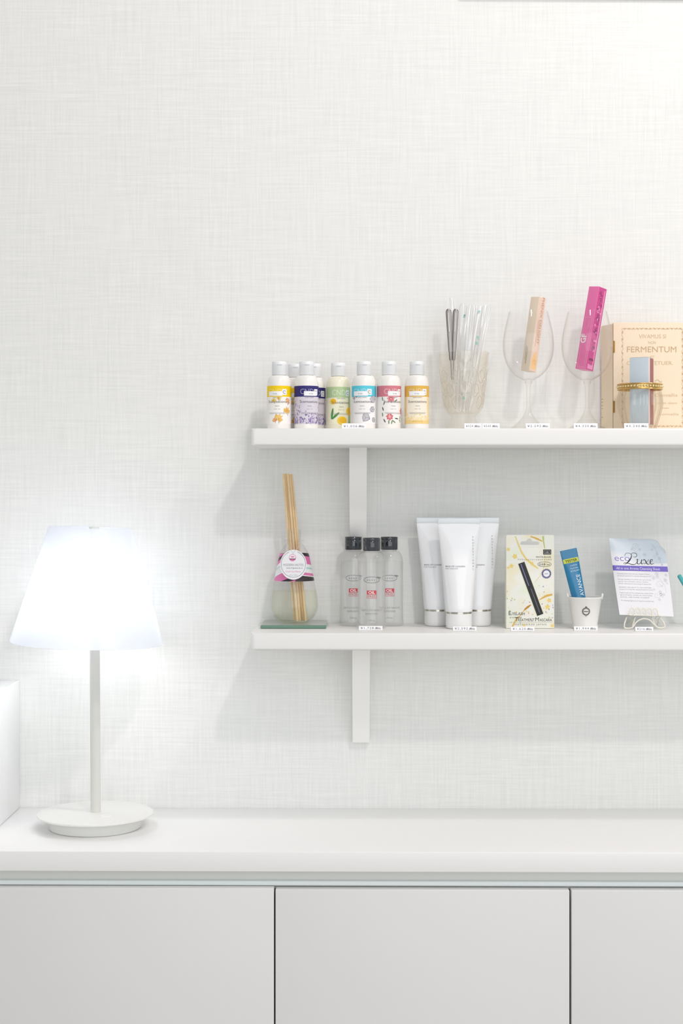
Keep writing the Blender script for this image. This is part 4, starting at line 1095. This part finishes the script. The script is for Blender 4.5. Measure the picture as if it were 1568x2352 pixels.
for k in range(12): ar.ell(7.6*math.cos(k*PI/6), 41+7.6*math.sin(k*PI/6), 1.0, 1.6, cg, 2, 6, k*PI/6)
bpf = lerp_prof([(28.5*us, uz(1433)), (33*us, uz(1405)), (37.5*us, uz(1376))])
m = MB(); ar.put(m, cyl_surf(uc, 34*us, us, -0.08, 0.00015, bpf), 2.5); m.build('crest', buk, smooth=60)

BLU = mat('tube_blue', (24, 122, 168), 0.25, coat=0.4)
tb0 = at(1340, 1425, UY-0.004); tb1 = at(1304.5, 1262, UY+0.004)
o = thing('tester_tube', tb0, 'blue cosmetic tester tube leaning in the tiny white bucket', 'cosmetic tube')
ax = (tb1-tb0); Lt = ax.length; axn = ax.normalized(); rx = Vector((axn.z, 0, -axn.x)).normalized(); ry = axn.cross(rx)
def ST(a_, t, lift=0):
    tt = max(0, min(1, (t-0.05)/0.88)); A = (14.0+5.5*tt)*us; B = 14.0*us*(1-tt**1.4)+0.0010*tt**1.4
    return tb0 + axn*(Lt*t) + rx*((A+lift)*math.cos(a_)) + ry*((B+lift)*math.sin(a_))
V = []; F = []; nu, nv = 48, 32
for j in range(nv+1):
    for k in range(nu): V.append(ST(2*PI*k/nu, 0.08+0.92*j/nv))
for j in range(nv):
    for k in range(nu): F.append([j*nu+k, j*nu+(k+1) % nu, (j+1)*nu+(k+1) % nu, (j+1)*nu+k])
F.append([nv*nu+k for k in range(nu)]); F.append([k for k in range(nu)][::-1])
m = MB(); m.add(V, F, BLU); bd = m.build('tube_body', o, smooth=50)
m = MB(); mtx = Matrix((rx, ry, axn)).transposed().to_4x4(); m.lathe(tb0, [(0.0001, 0), (8*us, 0), (8.5*us, 0.0005), (9.5*us, 0.10*Lt), (0.0001, 0.10*Lt)], mat('tube_cap_pale', (232, 236, 238), 0.3), 32, mtx=mtx); m.build('cap', o)
ar = Art(); yl = ink((214, 222, 90)); pw = ink((215, 235, 242)); Lp = Lt/us
ar.rect(-17, Lp-31, 17.5, Lp-21, yl, 1); ar.text('TESTER', 1, Lp-29, 8, ink((80, 80, 40)), 2, width=27, bold=0.02)
for k, t in enumerate(('noble', 'liquid base', 'SOLID')): ar.text(t, 4, Lp-39-k*6.5, 4.6, pw, 1, width=16+k*2)
ar.text('AVANCE', 12.0, 56, 12, ink((240, 246, 250)), 2, 'LEFT', rot=PI/2, width=50)
def sft(u, v, l):
    t = v/Lp; tt = max(0, min(1, (t-0.05)/0.88)); A = (14.0+5.5*tt); sgn = -1 if ry.y > 0 else 1
    return ST(sgn*math.acos(max(-1, min(1, u/A))), t, 0.0002*l)
m = MB(); ar.put(m, sft, 3); m.build('printed_text', bd, smooth=60)

# ================================================================== WIRE EASEL + POUCH
EY = -0.100; es = mpp(EY)
WIR = mat('wire_cream_white', (240, 236, 222), 0.4)
ea = thing('wire_easel', at(1480, 1441, EY) * 1.0, 'small cream-white bent wire easel holding up the printed pouch', 'easel')
ez = SH_LO + 0.0014
def E(px, py, Y): 
    p = at(px, py, Y); return Vector((p.x, p.y, max(p.z, ez)))
m = MB(); wr = 0.0010
def curve(pts, n=8):
    out = []; P = [pts[0]]+pts+[pts[-1]]
    for i in range(1, len(P)-2):
        p0, p1, p2, p3 = P[i-1:i+3]
        for k in range(n):
            t = k/n; out.append(0.5*((2*p1)+(p2-p0)*t+(2*p0-5*p1+4*p2-p3)*t*t+(3*p1-p0-3*p2+p3)*t**3))
    out.append(pts[-1]); return out
YF = -0.112
m.tube(curve([E(1440, 1414, -0.10), E(1434, 1432, YF), E(1434, 1441, YF), E(1441, 1443, YF), E(1452, 1441, YF), E(1460, 1430, YF), E(1470, 1423, YF), E(1480, 1421, YF), E(1491, 1424, YF), E(1502, 1434, YF), E(1510, 1441, YF), E(1520, 1442, YF), E(1526, 1439, YF), E(1524, 1430, YF), E(1517, 1420, -0.105), E(1511, 1413, -0.10)]), wr, WIR, 8)
m.build('front_wire', ea)
for fr_, cross, hook in ((((1459, 1415), (1452, 1440)), (((1444, 1415), (1453, 1434)), ((1457, 1420), (1440, 1437))), ((1447, 1414), (1456, 1413))),
                        (((1495, 1417), (1506, 1439)), (((1513, 1420), (1509, 1436)), ((1504, 1420), (1521, 1436))), ((1506, 1417), (1514, 1414)))):
    m = MB(); m.tube([E(fr_[0][0], fr_[0][1], -0.100), E(fr_[1][0], fr_[1][1], YF)], wr, WIR, 8)
    m.tube([at(*hook[0], -0.1), at(*hook[1], -0.122)], wr, WIR, 8); m.build('side_wire', ea)
    for a_, b_ in cross:
        m = MB(); m.tube([E(a_[0], a_[1], -0.080), E(b_[0], b_[1], -0.072)], wr*0.9, WIR, 8); m.build('rear_wire', ea)
m = MB()
for k in range(5):
    x0_ = 1445+k*13.2; y0_ = 1412 + k*0.3
    m.tube(curve([at(x0_, y0_, -0.114), at(x0_+1.5, y0_-11, -0.1135), at(x0_+6, y0_-16, -0.113), at(x0_+11, y0_-11, -0.1135), at(x0_+13.2, y0_, -0.114)]), wr*0.9, WIR, 8)
m.tube([at(1445, 1412.5, -0.114), at(1511, 1414, -0.114)], wr*0.9, WIR, 8)
m.tube([at(1456, 1413, -0.122), at(1456, 1413, -0.112)], wr*0.9, WIR, 8)
m.build('looped_ledge', ea)

# the pouch: a leaning printed sheet packet
def PQ(u, v):                                    # u 0..1 left-right, v 0..1 bottom-top -> px
    bl, br_, tl, tr_ = (1422.5, 1412), (1546.5, 1416), (1398, 1236.5), (1524, 1239)
    x = (1-v)*((1-u)*bl[0]+u*br_[0]) + v*((1-u)*tl[0]+u*tr_[0]); y = (1-v)*((1-u)*bl[1]+u*br_[1]) + v*((1-u)*tl[1]+u*tr_[1])
    y += 0.0
    if u > 0.78 and v > 0.85:                    # rounded upper right corner
        a_ = (u-0.78)/0.22; b_ = (v-0.85)/0.15; d = a_*b_; x -= 9*d*a_; y += 13*d*a_
    x += 3.0*math.sin(PI*v)*(-1 if u < .5 else 1)*abs(u-.5)*0.6
    return x, y
def PS(u, v, lift=0):
    x, y = PQ(u, v); Y = -0.106 + 0.040*v - 0.0035*math.sin(PI*u)**0.6*math.sin(PI*v)**0.6 + 0.006*(u**3)*(v**3) - lift
    return at(x, y, Y)
nu, nv = 24, 32; V = []; F = []
def pouch_mat():
    mm = bpy.data.materials.new('pouch_print'); mm.use_nodes = True; nt = mm.node_tree; N = nt.nodes; L = nt.links; b = N['Principled BSDF']
    tc = N.new('ShaderNodeTexCoord'); sp = N.new('ShaderNodeSeparateXYZ'); L.new(tc.outputs['Object'], sp.inputs[0])
    k = N.new('ShaderNodeMath'); k.operation = 'MULTIPLY_ADD'; k.inputs[1].default_value = 0.45; L.new(sp.outputs['X'], k.inputs[0]); L.new(sp.outputs['Z'], k.inputs[2])
    r = N.new('ShaderNodeMapRange'); r.interpolation_type = 'SMOOTHSTEP'; r.inputs[1].default_value = 0.068; r.inputs[2].default_value = 0.084; L.new(k.outputs[0], r.inputs[0])
    g = N.new('ShaderNodeMath'); g.operation = 'GREATER_THAN'; g.inputs[1].default_value = 0.078; L.new(sp.outputs['Z'], g.inputs[0])
    q = N.new('ShaderNodeMath'); q.operation = 'MULTIPLY'; L.new(r.outputs[0], q.inputs[0]); L.new(g.outputs[0], q.inputs[1])
    cm = N.new('ShaderNodeMix'); cm.data_type = 'RGBA'; cm.inputs[6].default_value = rgb((238, 237, 241)); cm.inputs[7].default_value = rgb((205, 216, 226))
    L.new(q.outputs[0], cm.inputs[0]); L.new(cm.outputs[2], b.inputs['Base Color']); b.inputs['Roughness'].default_value = 0.32
    return mm
POU = POB = pouch_mat()
m = MB()
for j in range(nv+1):
    for i in range(nu+1): V.append(PS(i/nu, j/nv))
m.v = V
for j in range(nv):
    for i in range(nu):
        a_ = j*(nu+1)+i
        u_, v_ = i/nu, j/nv
        blue = v_ > 0.79 or (v_ > 0.63 and u_ > 0.62 + (0.79-v_)*0.9) or (v_ > 0.71 and u_ > 0.35)
        m.f.append([a_, a_+1, a_+nu+2, a_+nu+1]); m.m.append(m.mi(POB if blue else POU))
V2 = []
for j in range(nv+1):
    for i in range(nu+1):
        p = PS(i/nu, j/nv); e = math.sin(PI*i/nu)**0.6*math.sin(PI*j/nv)**0.6 if 0 < i < nu and 0 < j < nv else 0
        V2.append(p + Vector((0, 0.0008+0.006*e, 0)))
o2 = len(m.v); m.v += V2
mi_ = m.mi(mat('pouch_back_foil', (120, 150, 160), 0.3))
for j in range(nv):
    for i in range(nu):
        a_ = o2+j*(nu+1)+i; m.f.append([a_, a_+nu+1, a_+nu+2, a_+1]); m.m.append(mi_)
bnd = [i for i in range(nu+1)] + [(j+1)*(nu+1)+nu for j in range(nv)] + [nv*(nu+1)+i for i in range(nu-1, -1, -1)] + [j*(nu+1) for j in range(nv-1, 0, -1)]
for a_, b_ in zip(bnd, bnd[1:]+bnd[:1]): m.f.append([a_, b_, b_+o2, a_+o2]); m.m.append(mi_)
pou = thing('sample_pouch', PS(0.5, 0), 'white and pale blue printed pouch with purple band leaning on the wire easel', 'pouch')
pf = m.build('packet', pou, smooth=60)
ar = Art(); WP, HP = 124.0, 176.0
PUR = ink((128, 112, 205)); PUD = ink((100, 84, 170)); BK = ink((42, 44, 50)); SW = ink((186, 198, 210)); GY = ink((158, 158, 168)); LG = ink((214, 214, 222))
ar.rect(0.4, 102, WP-0.4, 114, PUR, 1); ar.rect(0.4, 102, 3, 114, PUD, 1.5)
ar.text('All in one Aroma Cleansing Sheet', 8, 105, 8.2, ink((238, 236, 250)), 2, 'LEFT', width=98)
ar.text('eco', 7, 124.5, 21, ink((136, 122, 204)), 2, 'LEFT', width=34, bold=-0.008)
# script "Luxe"
def sw(pts, ws, off=(0, 0), sc=1.0, mt=BK, ly=3):
    P = [Vector((a_, b_, 0)) for a_, b_ in pts]; Cc = curve(P, 6); n = len(Cc)
    W = [ws[min(int(i/(n-1)*(len(ws)-1)), len(ws)-2)]*(1-((i/(n-1)*(len(ws)-1)) % 1)) + ws[min(int(i/(n-1)*(len(ws)-1)), len(ws)-2)+1]*((i/(n-1)*(len(ws)-1)) % 1) for i in range(n)]
    ar.stroke([(off[0]+p.x*sc, off[1]+p.y*sc) for p in Cc], [w_*sc for w_ in W], mt, ly)
sw([(30, 134), (33, 141), (40, 143), (46, 140), (44, 132), (38, 124), (32, 119), (28, 117.5), (26, 119), (29, 121), (36, 119.5), (44, 117), (51, 117.5), (56, 121)], [0.6, 0.8, 0.7, 1.0, 2.2, 2.6, 1.6, 0.8, 0.7, 0.8, 1.4, 1.8, 1.2, 0.7])
sw([(44, 139), (50, 143.5), (57, 142), (58, 137), (53, 134), (49, 135.5)], [0.7, 1.0, 1.3, 1.1, 0.8, 0.6])
sw([(55, 127), (59, 129.5), (56.5, 121), (60, 118), (65, 122), (68, 129), (65.5, 121), (67.5, 118.3), (71, 121)], [0.6, 1.4, 2.2, 1.2, 0.8, 1.5, 2.2, 1.2, 0.7])
sw([(70, 126), (73, 129), (76, 126), (78, 120), (82, 118), (85, 120.5)], [0.6, 1.5, 2.0, 2.2, 1.2, 0.6]); sw([(84, 129), (79, 124), (72, 118)], [1.0, 0.7, 1.2])
sw([(85, 123), (91, 126), (92, 129.5), (88, 128.5), (86, 123), (88, 118.3), (94, 120.5)], [0.6, 0.8, 1.0, 1.5, 2.2, 1.4, 0.7])
# swirls and tiny flowers
def spiral(cx, cy, r, turns, d, mt, w=0.8):
    ar.stroke([(cx + r*(1-t/40)*math.cos(d*turns*2*PI*t/40), cy + r*(1-t/40)*math.sin(d*turns*2*PI*t/40)) for t in range(38)], w, mt, 2)
spiral(57, 158, 8, 1.6, 1, SW); spiral(99, 160, 5, 1.2, -1, SW); spiral(98, 130+5, 5, 1.2, 1, SW)
ar.stroke([(49, 156), (53, 149), (60, 144), (64, 138), (66, 132)], 0.8, SW, 2); ar.stroke([(95, 165), (101, 156), (104, 148), (106, 138), (110, 122)], 0.8, SW, 2)
for x, y, r in ((66, 152, 3), (76, 140, 4), (94, 152, 2.5), (104, 143, 3.5), (108, 132, 4), (112, 118, 2.5), (48, 152, 2)): ar.flower(x, y, r*1.2, SW, 2, x)
rnd = random.Random(2)
for k in range(15): x, y = rnd.uniform(86, 118), rnd.uniform(28, 98); ar.flower(x, y, rnd.uniform(2.2, 5.2), LG, 2, x)
spiral(100, 72, 9, 1.5, 1, LG, .7); spiral(92, 48, 8, 1.4, -1, LG, .7); ar.ring(101, 50, 2.5, 2.5, 1, GY, 2); ar.stroke([(78, 96), (92, 90), (104, 84), (112, 70), (114, 54)], 0.7, LG, 2)
ln = [(97, 60), (93, 72), None, (86, 70), (82, 56), (78, 66), None, (70, 68), (66, 72), None, (58, 74), (54, 66), (50, 68), None, (41, 70)]
yy = 97
lines = ['Cleansing sheets made with pure Organic Cotton', 'and infused ingredients for naturally cleansing your skin', '', 'One step refreshing; cares off the toner up to the skin.', 'use for the everyday beauty routine', 'the best cleansing and moisturizing the beauty skin', '', 'Ingredients: water, glycerin for clean comfortable', 'to enjoy it in 2-3 days after opening and keep from direct', '', 'Fragrance and scent free, parabens-free, mineral oil free', 'approx 20 sheets, cosmetic use, clinical testing', 'quickly, safe freshly wrapped', '', 'The cleansing fragrance is of natural by enriched ones']
for l_ in lines:
    if l_: ar.text(l_, 8, yy-3, 4.0, GY, 2, 'LEFT', width=(60+len(l_)*0.42)*0.9)
    yy -= 4.9 if l_ else 3.2
m = MB(); ar.put(m, lambda u, v, l: PS(u/WP, v/HP, 0.00005*l), 6); m.build('packet_print', pf, smooth=60)

# ================================================================== TEAL STICK at the right edge
m = MB(); TL = mat('teal_plastic', (80, 190, 190), 0.3)
pA = at(1558.5, 1321, -0.070); pB = at(1625, 1448, -0.060); pB.z = SH_LO + 0.004
m.tube([pA, pA.lerp(pB, .02), pA.lerp(pB, .5), pB], 0.0034, TL, 14, taper=[.8, 1, 1, 1])
w = m.build('cosmetic_stick', smooth=50); tag(w, 'turquoise stick leaning on the lower shelf, cut by the right picture edge', 'stick')
